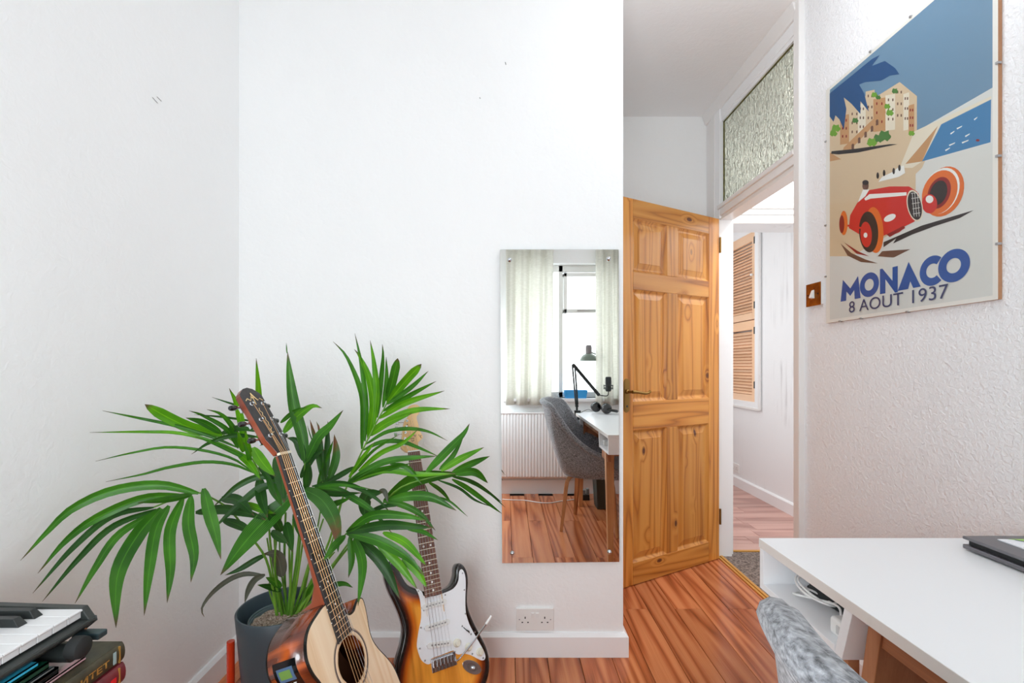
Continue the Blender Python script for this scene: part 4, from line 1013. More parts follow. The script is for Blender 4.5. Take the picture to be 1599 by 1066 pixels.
MB().box(-.6515, -.6502, .760, .770, .601, .609).build('red_mark', plain('bright_red', lin(220, 36, 40), .4), b2)
def booklet(label, x1, y1, z0, z1, mat, name='booklet', rz=0):
    b = thing(name, label, 'booklet', (x1-.08, y1-.12, z0), 'thin booklets under the keyboard')
    MB().box(x1-.17, x1, y1-.26, y1, z0, z0+(z1-z0)*.25).box(x1-.17, x1, y1-.26, y1, z1-(z1-z0)*.25, z1).box(x1-.002, x1, y1-.26, y1, z0, z1).build('cover', mat, b)
    MB().box(x1-.168, x1-.002, y1-.258, y1-.002, z0+(z1-z0)*.25, z1-(z1-z0)*.25).build('pages', WPLAS, b)
    return b
booklet('pink and white booklet lying on the olive-black hardcover', -.676, .742, .6565, .6615, plain('pink_cover', lin(222, 150, 160), .5, noise=((30, 14, 30), lin(236, 232, 226), 1)))
bk = booklet('black booklet with red spots above the pink booklet', -.679, .700, .662, .673, BLACKG)
for k in range(4): MB().box(-.6795, -.6782, .52+.034*k, .528+.034*k, .6645, .671).build('red_spot', bpy.data.materials['bright_red'], bk)
booklet('silver-grey booklet above the black booklet', -.680, .694, .6735, .677, plain('silver_cover', lin(150, 164, 166), .3, .4))
bg = booklet('dark green booklet with an orange title above the silver booklet', -.682, .688, .6775, .688, plain('bottle_green', lin(4, 60, 42), .4))
stampy(bg, 'ERNEST HOLST', -.6813, .545, .6798, .0075, .085, bpy.data.materials['orange_plastic'])
booklet('bright cyan booklet directly beneath the keyboard', -.686, .676, .6885, .695, plain('cyan_cover', lin(60, 190, 226), .4))
st_ = thing('side_table', 'small dark side table carrying the book stack under the keyboard', 'table', (-.84, .55, 0))
MB().box(-.98, -.70, .28, .74, .570, .590).build('table_top', BLACK, st_, bevel=.003)
for x in (-.96, -.72):
    for yv in (.31, .70): MB().box(x-.012, x+.012, yv-.012, yv+.012, 0, .570).build('leg', BLACK, st_)

# ---------------------------------------------------------------- guitars
def rvec(r):
    r = Vector(r); return Matrix.Rotation(r.length, 4, r.normalized())
B0 = Matrix(((1, 0, 0, 0), (0, 0, -1, 0), (0, 1, 0, 0), (0, 0, 0, 1)))
def pose(p): return Matrix.Translation(p[3:]) @ rvec(p[:3]) @ B0
AG = pose((-0.3680, -0.2315, 1.3641, -0.5317, 1.1119, 0.9162))
ST = pose((-0.3567, -0.1236, 0.4741, -0.3224, 1.617, 0.8274))
def inset(out, d):
    n = len(out); res = []
    ar = sum(out[i][0]*out[(i+1) % n][1]-out[(i+1) % n][0]*out[i][1] for i in range(n)); sg = 1 if ar > 0 else -1
    for i in range(n):
        a, b = Vector(out[i-1]), Vector(out[(i+1) % n]); t = (b-a).normalized(); res.append((out[i][0]-t.y*d*sg, out[i][1]+t.x*d*sg))
    return res
def pin(p, out):
    x, y = p; c = False; n = len(out); j = n-1
    for i in range(n):
        if (out[i][1] > y) != (out[j][1] > y) and x < (out[j][0]-out[i][0])*(y-out[i][1])/(out[j][1]-out[i][1])+out[i][0]: c = not c
        j = i
    return c
def edist(p, A):
    q = np.roll(A, -1, 0)-A; w_ = np.array(p)-A; t = np.clip((w_*q).sum(1)/np.maximum((q*q).sum(1), 1e-12), 0, 1)
    return float(np.sqrt(((w_-q*t[:, None])**2).sum(1)).min())
def sheet(out, z, step, hole=None, up=True):
    """filled sheet over an outline with interior grid; returns verts, faces, edge distance"""
    A = np.array(out); pts = [Vector(p) for p in out]; n = len(pts); edges = [(i, (i+1) % n) for i in range(n)]
    xs, ys = A[:, 0], A[:, 1]
    if hole:
        c, r, m = hole; b = len(pts)
        pts += [Vector((c[0]+r*math.cos(2*PI*k/m), c[1]+r*math.sin(2*PI*k/m))) for k in range(m)]; edges += [(b+k, b+(k+1) % m) for k in range(m)]
    gx = xs.min()
    while gx < xs.max():
        gy = ys.min()
        while gy < ys.max():
            if pin((gx, gy), out) and edist((gx, gy), A) > step*.4 and not (hole and (Vector((gx, gy))-Vector(hole[0])).length < hole[1]+step*.3): pts.append(Vector((gx, gy)))
            gy += step
        gx += step
    V, E_, Fs, *_ = delaunay_2d_cdt(pts, edges, [], 0, 1e-6)
    fs = []
    for f in Fs:
        c = sum((V[i] for i in f), Vector((0, 0)))/len(f)
        if not pin(c, out): continue
        if hole and (c-Vector(hole[0])).length < hole[1]*.98: continue
        a, b, d = V[f[0]], V[f[1]], V[f[2]]; cr = (b.x-a.x)*(d.y-a.y)-(b.y-a.y)*(d.x-a.x)
        fs.append(tuple(f) if (cr > 0) == up else tuple(f[::-1]))
    return [(v.x, v.y, z) for v in V], fs, [edist((v.x, v.y), A) for v in V]
def attr(o, vals):
    a = o.data.attributes.new('edge', 'FLOAT', 'POINT'); a.data.foreach_set('value', vals)

# acoustic
ag = thing('acoustic_guitar', 'acoustic guitar with a pale spruce top and dark reddish sides in front of the palm', 'guitar', matrix=AG)
SPR = wood('spruce_top', [lin(230, 190, 144), lin(244, 212, 172), lin(250, 224, 188)], 'Y', (14, .5), 30, .16, .8, rnd=0, fine=.5, bstr=.01)
MAH = wood('figured_mahogany', [lin(44, 16, 8), lin(116, 48, 20), lin(200, 96, 40)], 'Z', (9, 5), 30, .16, .8, rnd=0, fine=.2, bstr=.01)
NEK = wood('mahogany_neck', [lin(88, 36, 20), lin(132, 60, 36), lin(158, 80, 52)], 'Y', (10, 1), 24, .3, .3, rnd=0)
EBO = plain('ebony', lin(34, 32, 33), .4, noise=((200, 12, 200), lin(52, 48, 48), 2))
BIND = plain('black_binding', lin(22, 24, 22), .25)
aout = closed([(-.026, -.355), (-.063, -.362), (-.09, -.371), (-.108, -.383), (-.121, -.402), (-.1275, -.425), (-.124, -.452), (-.113, -.479), (-.104, -.505), (-.105, -.535), (-.120, -.57), (-.138, -.60), (-.150, -.64), (-.153, -.69), (-.143, -.74), (-.115, -.785), (-.07, -.812), (0, -.822),
               (.07, -.812), (.115, -.785), (.143, -.74), (.153, -.69), (.148, -.641), (.143, -.599), (.129, -.565), (.107, -.528), (.096, -.50), (.097, -.475), (.105, -.449), (.111, -.423), (.111, -.405), (.103, -.398), (.090, -.397), (.076, -.404), (.060, -.412), (.040, -.410), (.028, -.395), (.020, -.37)], 4)
ZF, ZB = -.004, -.104
vs, fs, ds = sheet(inset(aout, .0025), ZF, .02, ((0, -.495), .050, 40))
mb = MB(); mb.add(vs, fs); mb.build('soundboard', SPR, ag)
mb = MB(); n = len(aout); i2 = inset(aout, .0026)
mb.add([(x, y, ZF) for x, y in i2]+[(x, y, ZF) for x, y in aout]+[(x, y, ZF-.006) for x, y in aout], [(k, (k+1) % n, n+(k+1) % n, n+k) for k in range(n)]+[(n+k, n+(k+1) % n, 2*n+(k+1) % n, 2*n+k) for k in range(n)])
mb.add([(x, y, ZB) for x, y in aout]+[(x, y, ZB+.005) for x, y in aout], [(k, (k+1) % n, n+(k+1) % n, n+k) for k in range(n)])
mb.build('binding', BIND, ag)
mb = MB(); mb.add([(x, y, ZB+.005) for x, y in aout]+[(x, y, ZF-.006) for x, y in aout], [(k, (k+1) % n, n+(k+1) % n, n+k) for k in range(n)])
o = mb.build('side_band', MAH, ag, smooth=50); m_ = o.modifiers.new('thickness', 'SOLIDIFY'); m_.thickness = .0025; m_.offset = 0
vs, fs, ds = sheet(aout, ZB, .04, None, False); mb = MB(); mb.add(vs, fs); vs, fs, ds = sheet(aout, ZB+.003, .04); mb.add(vs, fs, 1); mb.build('back', [MAH, plain('raw_interior_wood', lin(112, 66, 40), .9)], ag)
mb = MB()
for (r0, r1, m) in ((.050, .0525, 0), (.0585, .0622, 0), (.0632, .0642, 0)):
    k = 48; mb.add([(r*math.cos(2*PI*i/k), -.495+r*math.sin(2*PI*i/k), ZF+.0003) for r in (r0, r1) for i in range(k)], [(i, k+i, k+(i+1) % k, (i+1) % k) for i in range(k)], m)
mb.m = [0]*48+[1]*(len(mb.m)-48)
mb.build('rosette', [plain('rosette_cream', lin(222, 184, 140), .4), plain('rosette_dark', lin(92, 78, 80), .4)], ag)
# neck, heel, fretboard
mb = MB(); K8 = 10; vs = []
ny = [0.0, -.05, -.15, -.25, -.31, -.345, -.36]; nd = [.020, .020, .021, .023, .030, .052, .098]
for y_, dp in zip(ny, nd):
    hw = .0215+(.0265-.0215)*(-y_/.36)
    for k in range(K8+1):
        a = PI*k/K8; x = -hw*math.cos(a)*(1 if dp < .04 else 1); zz = -.0055-(dp-.0055)*abs(math.sin(a))**(.8 if dp < .05 else .35)
        vs.append((x*(1 if dp < .04 else 1-.25*math.sin(a)), y_, zz))
mb.add(vs, [(j*(K8+1)+k, j*(K8+1)+k+1, (j+1)*(K8+1)+k+1, (j+1)*(K8+1)+k) for j in range(len(ny)-1) for k in range(K8)])
mb.build('neck', NEK, ag, smooth=60)
mb = MB(); fb0, fb1 = .0215, .0278
mb.hexa([(-fb1, -.446, -.0055), (fb1, -.446, -.0055), (fb0, 0, -.0055), (-fb0, 0, -.0055), (-fb1, -.446, 0), (fb1, -.446, 0), (fb0, 0, 0), (-fb0, 0, 0)]); mb.build('fretboard', EBO, ag, bevel=.0005)
FRET = plain('fret_wire', lin(222, 208, 186), .25, .9)
def frets(parent, nfr, hw, scale=.648, z=0):
    for i in range(1, nfr+1):
        y_ = -scale*(1-2**(-i/12)); h = hw(y_)
        MB().box(-h, h, y_-.0010, y_+.0010, z-.0002, z+.0011).build('fret', FRET, parent)
frets(ag, 20, lambda y_: .0215+(.0278-.0215)*(-y_/.446)+.0002)
mb = MB()
for i in (3, 5, 7, 9, 12, 15, 17):
    y_ = -.648*(1-2**(-(i-.5)/12)); h = .0215+(.0278-.0215)*(-y_/.446)
    mb.box(-h-.0004, -h+.001, y_-.001, y_+.001, -.004, -.002)
    mb.lathe([(.0024, 0), (.0024, .0003)], (0, y_, 0), 10)
mb.build('position_dots', WPLAS, ag)
MB().box(-.0215, .0215, 0, .006, -.006, .002).build('nut', plain('bone_nut', lin(236, 226, 204), .4), ag, bevel=.0006)
TL = Matrix.Translation((0, .006, -.001)) @ Matrix.Rotation(math.radians(-13), 4, 'X')
hout = [(-.0215, 0), (-.026, .016), (-.034, .040), (-.0355, .165), (-.031, .173), (-.016, .185), (0, .189), (.016, .185), (.031, .173), (.0355, .165), (.034, .040), (.026, .016), (.0215, 0)]
MB().prism(hout, -.016, -.002, 0, TL).build('headstock', NEK, ag, bevel=.001)
MB().prism(hout, -.002, 0, 0, TL).build('head_veneer', EBO, ag)
INL = plain('pearl_inlay', lin(226, 196, 140), .35, .3)
mb = MB()
for (pts, r) in (([(-.028, .150), (-.020, .156), (-.012, .150), (-.006, .158), (0, .172), (.006, .158), (.012, .150), (.020, .156), (.028, .150)], .0016), ([(0, .172), (0, .150), (-.002, .138)], .0016), ([(-.006, .162), (0, .156), (.006, .162)], .0014),
                 ([(.001, .128), (-.002, .120), (.003, .114), (-.001, .106), (.003, .100), (0, .092), (.004, .086), (.001, .078), (.004, .070), (-.002, .064), (-.001, .056), (.005, .058)], .0015)):
    mb.tube([TL @ Vector((x, y, .0002)) for x, y in pts], r, 4, flat=.2)
mb.build('inlay', INL, ag)
strx = [-.0165, -.0099, -.0033, .0033, .0099, .0165]
postp = [(-.019, .047), (-.019, .093), (-.019, .139), (.019, .139), (.019, .093), (.019, .047)]
mg = MB()
for (x, y_) in postp:
    c = TL @ Vector((x, y_, 0)); MB().lathe([(.0052, 0), (.0052, .002), (.0030, .003), (.0030, .009), (0, .0095)], c, 12, 0, TL.to_3x3().to_4x4()).build('string_post', CHROME, ag, smooth=True)
    sx = 1 if x > 0 else -1
    MB().tube([TL @ Vector((sx*.034, y_+.004, -.018)), TL @ Vector((sx*.046, y_+.004, -.018))], .0025, 8).build('tuner_shaft', CHROME, ag)
    MB().tube(catmull([TL @ Vector((sx*.045, y_+.004, -.018)), TL @ Vector((sx*.050, y_+.004, -.018)), TL @ Vector((sx*.062, y_+.004, -.018)), TL @ Vector((sx*.066, y_+.004, -.018))], 8), [.003, .0055, .0062, .0066, .0068, .0068, .0066, .006, .004], 12).build('tuner_button', BLACKG, ag, smooth=True)
    mg.box(-.012, .012, -.009, .009, 0, .006, 0, TL @ Matrix.Translation((sx*.022, y_, -.024)))
mg.build('gear_plates', CHROME, ag)
BRZ = plain('bronze_string', lin(206, 160, 112), .3, .9); PLS = plain('steel_string', lin(205, 205, 208), .25, 1)
order = [postp[0], postp[1], postp[2], postp[3], postp[4], postp[5]]
for i in range(6):
    xe = strx[i]*1.6; pp = TL @ Vector((order[i][0]+(.003 if i < 3 else -.003), order[i][1], .005))
    MB().tube([pp, (strx[i], .003, .0028), (xe, -.648, .0085)], [.00075, .0007, .0007, .0006, .00045, .0004][i], 5).build('string', BRZ if i < 4 else PLS, ag)
MB().hexa([(-.08, -.672, ZF), (.08, -.672, ZF), (.08, -.640, ZF), (-.08, -.640, ZF), (-.075, -.668, ZF+.009), (.075, -.668, ZF+.009), (.075, -.644, ZF+.009), (-.075, -.644, ZF+.009)]).build('bridge', EBO, ag, bevel=.002)
# tuner preamp set into the side: panel follows the side curve
si = [k for k in range(n) if aout[k][0] < -.09 and -.55 < aout[k][1] < -.405]
path = sorted([aout[k] for k in si], key=lambda p: -p[1])
def side_pt(s, zz, off):
    L = [0]
    for a, b in zip(path, path[1:]): L.append(L[-1]+math.hypot(b[0]-a[0], b[1]-a[1]))
    d = s; i = 0
    while i < len(path)-2 and d > L[i+1]: i += 1
    t_ = (d-L[i])/(L[i+1]-L[i]); a, b = path[i], path[i+1]
    x, y_ = a[0]+(b[0]-a[0])*t_, a[1]+(b[1]-a[1])*t_; nx, ny = -(b[1]-a[1]), b[0]-a[0]; q = math.hypot(nx, ny); nx, ny = nx/q, ny/q
    if nx > 0: nx, ny = -nx, -ny
    return Vector((x+nx*off, y_+ny*off, zz))
def side_patch(name, s0, s1, z0, z1, off, mat, m=6, label=None):
    mb = MB(); vs = []
    for k in range(m+1):
        s = s0+(s1-s0)*k/m
        for (zz, of) in ((z0, 0), (z0+.001, off), (z1-.001, off), (z1, 0)): vs.append(side_pt(s, zz, of))
    fs = [(k*4+j, k*4+j+1, (k+1)*4+j+1, (k+1)*4+j) for k in range(m) for j in range(3)]+[(0, 1, 2, 3), (m*4+3, m*4+2, m*4+1, m*4)]
    mb.add(vs, fs); return mb.build(name, mat, ag, label=label)
PR0 = .004
side_patch('preamp_panel', PR0, PR0+.085, -.088, -.030, .0022, BLACKG, label='black tuner panel in the side')
side_patch('display_bezel', PR0+.012, PR0+.040, -.080, -.040, .0030, plain('blue_grey_bezel', lin(78, 104, 136), .2))
side_patch('display', PR0+.017, PR0+.034, -.075, -.046, .0036, plain('lcd_green', lin(108, 146, 72), .2))
for (s, z0, w_) in ((.046, -.078, .006), (.046, -.070, .014), (.046, -.053, .008), (.052, -.074, .004), (.052, -.066, .010), (.052, -.052, .008), (.060, -.075, .03)):
    side_patch('print_mark', PR0+s, PR0+s+.002, z0, z0+w_, .0028, WPLAS, 1)
sa = thing('guitar_stand', 'low black stand holding the acoustic guitar, below the edge of the photo', 'stand', (-.25, 1.05, 0))
w0 = AG @ Vector((0, -.826, -.05)); 
MB().tube([w0+Vector((-.02, -.06, .0)), (w0.x-.1, w0.y-.09, .006)], .006, 8).tube([w0+Vector((-.02, .06, .0)), (w0.x-.1, w0.y+.09, .006)], .006, 8).tube([w0+Vector((-.02, -.07, .0)), w0+Vector((-.02, .07, .0))], .006, 8).tube([w0+Vector((-.02, 0, 0)), (w0.x+.06, w0.y, .006)], .006, 8).build('cradle', BLACK, sa)

# electric
eg = thing('electric_guitar', 'sunburst electric guitar with white pickguard leaning against the wall left of the mirror', 'guitar', matrix=ST)
eout = closed([(-.030, -.445), (-.052, -.432), (-.075, -.415), (-.090, -.385), (-.100, -.355), (-.115, -.338), (-.131, -.336), (-.141, -.352), (-.143, -.385), (-.134, -.427), (-.120, -.467), (-.109, -.507), (-.106, -.54), (-.118, -.579), (-.138, -.62), (-.152, -.67), (-.155, -.71), (-.145, -.755), (-.12, -.79), (-.08, -.812), (-.03, -.822),
               (.03, -.820), (.08, -.802), (.118, -.773), (.145, -.738), (.156, -.70), (.153, -.658), (.136, -.611), (.120, -.565), (.1125, -.525), (.118, -.49), (.127, -.458), (.129, -.428), (.122, -.405), (.110, -.393), (.098, -.393), (.089, -.405), (.084, -.425), (.072, -.445), (.055, -.455), (.030, -.458), (0, -.458)], 3)
t = NT('sunburst_lacquer'); at = t.n('ShaderNodeAttribute'); at.attribute_name = 'edge'
g = t.noise(t.coord((26, 2.0, 26)), 1, 3, .5, .4); g2 = t.noise(t.coord((7, 1.2, 7)), 1, 2)
e = t.math('ADD', at.outputs['Fac'], t.math('MULTIPLY', t.math('SUBTRACT', g2, .5), .010))
burst = t.ramp(t.math('MULTIPLY', e, 19), [(.0, lin(10, 8, 8)), (.16, lin(22, 10, 6)), (.36, lin(110, 42, 10)), (.56, lin(210, 106, 22)), (.85, lin(240, 160, 58))])
gr = t.ramp(g, [(.3, (.62, .5, .4)), (.5, (1, 1, 1)), (.7, (1.25, 1.25, 1.1))])
mx = t.n('ShaderNodeMix', data_type='RGBA', blend_type='MULTIPLY'); mx.inputs[0].default_value = 1; t.l(burst, mx.inputs[6]); t.l(gr, mx.inputs[7]); t.l(mx.outputs[2], t.p.inputs['Base Color'])
t.p.inputs['Roughness'].default_value = .12; t.p.inputs['Coat Weight'].default_value = .8; t.p.inputs['Coat Roughness'].default_value = .03; SUNB = t.mat
zf, zb, rr = -.012, -.056, .009
mb = MB(); n = len(eout); vals = []; rgs = []
for (side, seq) in (('f', range(5, -1, -1)), ('b', range(0, 6))):
    for k in seq:
        a = PI/2*k/5; ins = rr*(1-math.cos(a)); z = (zf-rr+rr*math.sin(a)) if side == 'f' else (zb+rr-rr*math.sin(a))
        rgs.append((inset(eout, ins+.00001), z, ins))
vs = []; 
for (o_, z, ins) in rgs:
    vs += [(x, y, z) for x, y in o_]; vals += [ins*.4]*n if z > -.03 else [0]*n
mb.add(vs, [(j*n+k, (j+1)*n+k, (j+1)*n+(k+1) % n, j*n+(k+1) % n) for j in range(len(rgs)-1) for k in range(n)])
i3 = inset(eout, rr); v2, f2, d2 = sheet(i3, zf, .010); mb.add(v2, f2); vals += [d+rr*.4 for d in d2]
v2, f2, d2 = sheet(i3, zb, .04, None, False); mb.add(v2, f2); vals += [0]*len(v2)
o = mb.build('body', SUNB, eg, smooth=45); attr(o, vals)
pg = closed([(-.052, -.433), (-.046, -.45), (-.043, -.477), (-.047, -.519), (-.060, -.553), (-.070, -.585), (-.070, -.605), (-.063, -.631), (-.048, -.647), (-.036, -.648), (-.034, -.637), (0, -.636), (.039, -.635), (.044, -.643), (.055, -.651), (.071, -.653), (.094, -.664), (.120, -.684), (.134, -.690), (.142, -.683), (.140, -.665), (.130, -.640), (.109, -.589), (.102, -.56), (.1005, -.535), (.106, -.50), (.113, -.47), (.1175, -.44), (.115, -.42), (.108, -.411), (.099, -.418), (.093, -.44), (.082, -.455), (.065, -.464), (.033, -.468), (.0, -.468), (-.028, -.462), (-.035, -.445)], 3)
MB().prism(pg, zf, zf+.0022).build('pickguard', plain('white_pickguard', lin(236, 238, 242), .22), eg, bevel=.0006)
ZP = zf+.0022
for k, (cy, hw, sl) in enumerate(((-.492, .036, 0), (-.551, .036, 0), (-.606, .036, -.012))):
    Mp = Matrix.Translation((0, cy, ZP)) @ Matrix.Rotation(math.atan2(sl, .076), 4, 'Z')
    pk = MB().prism(arc_plate(.0085, .033), 0, .004, 0, Mp @ Matrix.Rotation(PI/2, 4, 'Z')).build('pickup', plain('pickup_cover', lin(230, 230, 228), .3) if k == 0 else bpy.data.materials['pickup_cover'], eg, bevel=.001)
    mq = MB()
    for s_ in range(6): mq.lathe([(.0024, 0), (.0024, .0006)], Mp @ Vector((-.026+.0104*s_, 0, .004)), 10)
    mq.build('pole_pieces', STEEL, pk)
    mq = MB()
    for s_ in (-.040, .040): mq.lathe([(.0026, 0), (.0018, .0012)], Mp @ Vector((s_, 0, 0)), 10)
    mq.build('screws', STEEL, pk)
for (x, y_) in ((.055, -.618), (.091, -.640), (.126, -.664)):
    MB().lathe([(.0125, 0), (.0122, .003), (.0085, .006), (.0080, .013), (.0072, .0145), (0, .015)], (x, y_, ZP), 24).build('control_knob', plain('aged_white_knob', lin(226, 222, 206), .35) if 'aged_white_knob' not in bpy.data.materials else bpy.data.materials['aged_white_knob'], eg, smooth=True)
mb = MB()
for (x, y_) in ((-.045, -.442), (-.036, -.50), (-.052, -.545), (-.063, -.60), (-.052, -.636), (.044, -.640), (.100, -.662), (.134, -.684), (.120, -.605), (.098, -.545), (.107, -.475), (.110, -.424), (.040, -.474), (.081, -.577), (.106, -.607)):
    mb.lathe([(.0028, 0), (.0024, .0010), (0, .0012)], (x, y_, ZP), 10)
mb.build('pickguard_screws', STEEL, eg)
MB().box(-.0012, .0012, -.014, .014, 0, .001, 0, Matrix.Translation((.093, -.592, ZP)) @ Matrix.Rotation(.7, 4, 'Z')).tube([Vector((.093, -.592, ZP)), Vector((.097, -.596, ZP+.012))], .002, 6).build('selector_switch', BLACK, eg)
MB().box(-.035, .045, -.676, -.638, zf, zf+.004).build('bridge_plate', CHROME, eg, bevel=.001)
for s_ in range(6):
    x = -.028+.0115*s_+.002
    MB().box(x-.0048, x+.0048, -.662, -.642, zf+.004, zf+.011).build('saddle', CHROME, eg, bevel=.001)
    MB().tube([(x, -.664, zf+.008), (x, -.674, zf+.008)], .002, 6).build('saddle_screw', STEEL, eg)
    xn = -.0175+.007*s_; hb_ = [-.029, -.022, -.015, -.008, -.001, .006][s_]
    MB().tube([(hb_+.004, .030+.022*s_, -.007), (xn, .002, .0022), (x, -.652, zf+.0125)], [.0006, .0006, .0005, .0004, .00035, .0003][s_], 5).build('string', PLS, eg)
MB().tube(catmull([(.043, -.664, zf+.004), (.046, -.663, zf+.014), (.060, -.650, zf+.026), (.105, -.616, zf+.038), (.150, -.582, zf+.044)], 16), .0028, 8).build('tremolo_arm', CHROME, eg, smooth=True)
MB().tube([(.146, -.585, zf+.0435), (.168, -.566, zf+.047)], .0042, 10).build('arm_tip', WPLAS, eg, smooth=True)
jp = [(.062+.030*(1+math.cos(a))+.0, 0) for a in (0,)]
Mj = Matrix.Translation((.092, -.697, zf)) @ Matrix.Rotation(-.62, 4, 'Z')
MB().prism([(.034*math.cos(a), .017*math.sin(a)) for a in [2*PI*k/28 for k in range(28)]], 0, .0035, 0, Mj).build('jack_plate', CHROME, eg, bevel=.0015)
MB().prism([(.019*math.cos(a), .010*math.sin(a)) for a in [2*PI*k/20 for k in range(20)]], .0035, .004, 0, Mj).build('jack_recess', STEEL, eg)
MB().lathe([(.005, .004), (.005, .008), (.0028, .009), (.0028, .004)], Mj @ Vector((.004, 0, 0)), 12).build('jack_socket', CHROME, eg, smooth=True)
MAP = wood('maple_neck', [lin(206, 156, 96), lin(232, 188, 130), lin(242, 204, 152)], 'Y', (10, 1), 22, .3, .4, rnd=0)
ROS = plain('rosewood_board', lin(92, 58, 46), .45, noise=((260, 14, 260), lin(134, 92, 78), 3))
mb = MB(); vs = []; ny = [.002, -.2, -.38, -.40, -.52]
for y_ in ny:
    hw = .021+(.0283-.021)*min(-y_/.46, 1)
    for k in range(9):
        a = PI*k/8; vs.append((-hw*math.cos(a), y_, -.005-.016*math.sin(a)**(.8 if y_ > -.39 else .3)))
mb.add(vs, [(j*9+k, j*9+k+1, (j+1)*9+k+1, (j+1)*9+k) for j in range(len(ny)-1) for k in range(8)]); mb.build('neck', MAP, eg, smooth=60)
mb = MB(); mb.hexa([(-.0283, -.466, -.0055), (.0283, -.466, -.0055), (.021, 0, -.0055), (-.021, 0, -.0055), (-.0283, -.466, 0), (.0283, -.466, 0), (.021, 0, 0), (-.021, 0, 0)]); mb.build('fretboard', ROS, eg, bevel=.0004)
frets(eg, 21, lambda y_: .021+.0073*(-y_/.46))
mb = MB()
for i in (3, 5, 7, 9, 12, 15, 17, 19, 21):
    y_ = -.648*(1-2**(-(i-.5)/12))
    for x in ((0,) if i != 12 else (-.012, .012)): mb.lathe([(.0034, 0), (.0034, .0004)], (x, y_, 0), 12)
mb.build('position_dots', WPLAS, eg)
MB().box(-.021, .021, 0, .004, -.006, .0015).build('nut', WPLAS, eg)
hd = closed([(-.020, .002), (-.034, .012), (-.0405, .022), (-.036, .045), (-.029, .070), (-.021, .102), (-.014, .117), (-.002, .128), (.000, .140), (-.001, .155), (.006, .166), (.020, .172), (.036, .172), (.046, .163), (.047, .150), (.040, .137), (.031, .128), (.029, .118), (.031, .105), (.034, .075), (.041, .055), (.040, .046), (.030, .038), (.021, .028), (.020, .002)], 3)
MB().prism(hd, -.022, -.008).build('headstock', MAP, eg, bevel=.002)
for s_ in range(6):
    y_ = .030+.021*s_; x = [-.029, -.024, -.019, -.013, -.008, -.001][s_]
    MB().lathe([(.0045, 0), (.0045, .0015), (.0028, .002), (.0028, .008), (0, .0085)], (x, y_, -.008), 12).build('string_post', CHROME, eg, smooth=True)
    MB().tube([(x-.008, y_, -.026), (x-.028, y_+.002, -.026)], [.0022, .0022], 8).box(x-.036, x-.026, y_-.006, y_+.008, -.029, -.023).build('tuning_key', CHROME, eg, bevel=.002)
mb = MB()
for pts in ([(.010, .062), (.013, .054), (.018, .060)], [(-.006, .050), (-.002, .046), (.002, .051), (.006, .046), (.010, .050)], [(-.003, .041), (.003, .039), (.008, .041)], [(.028, .060), (.031, .052), (.036, .058), (.033, .048), (.037, .046)], [(-.010, .098), (-.008, .102), (-.006, .098)]):
    mb.tube([(x, y, -.0078) for x, y in pts], .0011, 4, flat=.3)
mb.build('logo_marks', BLACK, eg, label='dark script marks on the headstock')
sb = thing('guitar_stand', 'low black stand under the electric guitar, below the edge of the photo', 'stand', (-.17, 1.38, 0))
w0 = ST @ Vector((0, -.826, -.035))
MB().tube([w0+Vector((-.09, .0, .0)), (w0.x-.12, w0.y-.02, .006)], .006, 8).tube([w0+Vector((.09, .0, .02)), (w0.x+.12, w0.y-.02, .006)], .006, 8).tube([w0+Vector((-.10, 0, -.004)), w0+Vector((.10, 0, .02))], .006, 8).tube([w0+Vector((0, .01, 0)), (w0.x, w0.y+.12, .006)], .006, 8).build('cradle', BLACK, sb)

# ---------------------------------------------------------------- potted palm
PC = Vector((-.735, 1.50, 0)); PR = .128; PH = .350; PZ = .10
ps_ = thing('plant_stand', 'red-stained wooden plant stand with round legs around the dark pot', 'plant stand', (PC.x, PC.y, 0))
for k in range(4):
    a = math.radians(200+90*k); c_, s_ = math.cos(a), math.sin(a)
    MB().tube([(PC.x+(PR+.012)*c_, PC.y+(PR+.012)*s_, 0), (PC.x+(PR+.012)*c_, PC.y+(PR+.012)*s_, .262)], .0115, 14).build('leg', REDW, ps_, bevel=.001)
mb = MB()
for a in (math.radians(200), math.radians(290)):
    c_, s_ = math.cos(a), math.sin(a); mb.tube([(PC.x-(PR+.01)*c_, PC.y-(PR+.01)*s_, PZ-.011), (PC.x+(PR+.01)*c_, PC.y+(PR+.01)*s_, PZ-.011)], .009, 8)
mb.build('crossbar', REDW, ps_)
palm = thing('potted_palm', 'large potted palm with long arching green fronds in a dark slate pot', 'plant', (PC.x, PC.y, PZ))
MB().lathe([(.0, 0), (.100, 0), (.108, .006), (PR-.004, .20), (PR, PH-PZ-.003), (PR-.002, PH-PZ), (PR-.006, PH-PZ), (PR-.008, PH-PZ-.005), (PR-.014, .10), (0, .10)], (PC.x, PC.y, PZ), 56).build('pot', POT, palm, smooth=True)
MB().lathe([(.080, .10), (.098, PH-PZ-.032), (.1005, PH-PZ-.03), (.1005, PH-PZ-.036), (.094, PH-PZ-.038), (.092, PH-PZ-.05)], (PC.x+.012, PC.y-.005, PZ), 48).build('inner_pot', plain('grey_green_plastic', lin(84, 102, 106), .5), palm, smooth=True)
mb = MB(); vs = [(PC.x+.012, PC.y-.005, PH-.044)]; nr, na = 9, 40
for i in range(1, nr+1):
    for k in range(na):
        r = .094*i/nr; a = 2*PI*k/na; vs.append((PC.x+.012+r*math.cos(a), PC.y-.005+r*math.sin(a), PH-.046+random.uniform(-.003, .004)))
mb.add(vs, [(0, 1+k, 1+(k+1) % na) for k in range(na)]+[(1+i*na+k, 1+(i+1)*na+k, 1+(i+1)*na+(k+1) % na, 1+i*na+(k+1) % na) for i in range(nr-1) for k in range(na)])
mb.build('soil', SOIL, palm, kind='stuff')
mb = MB()
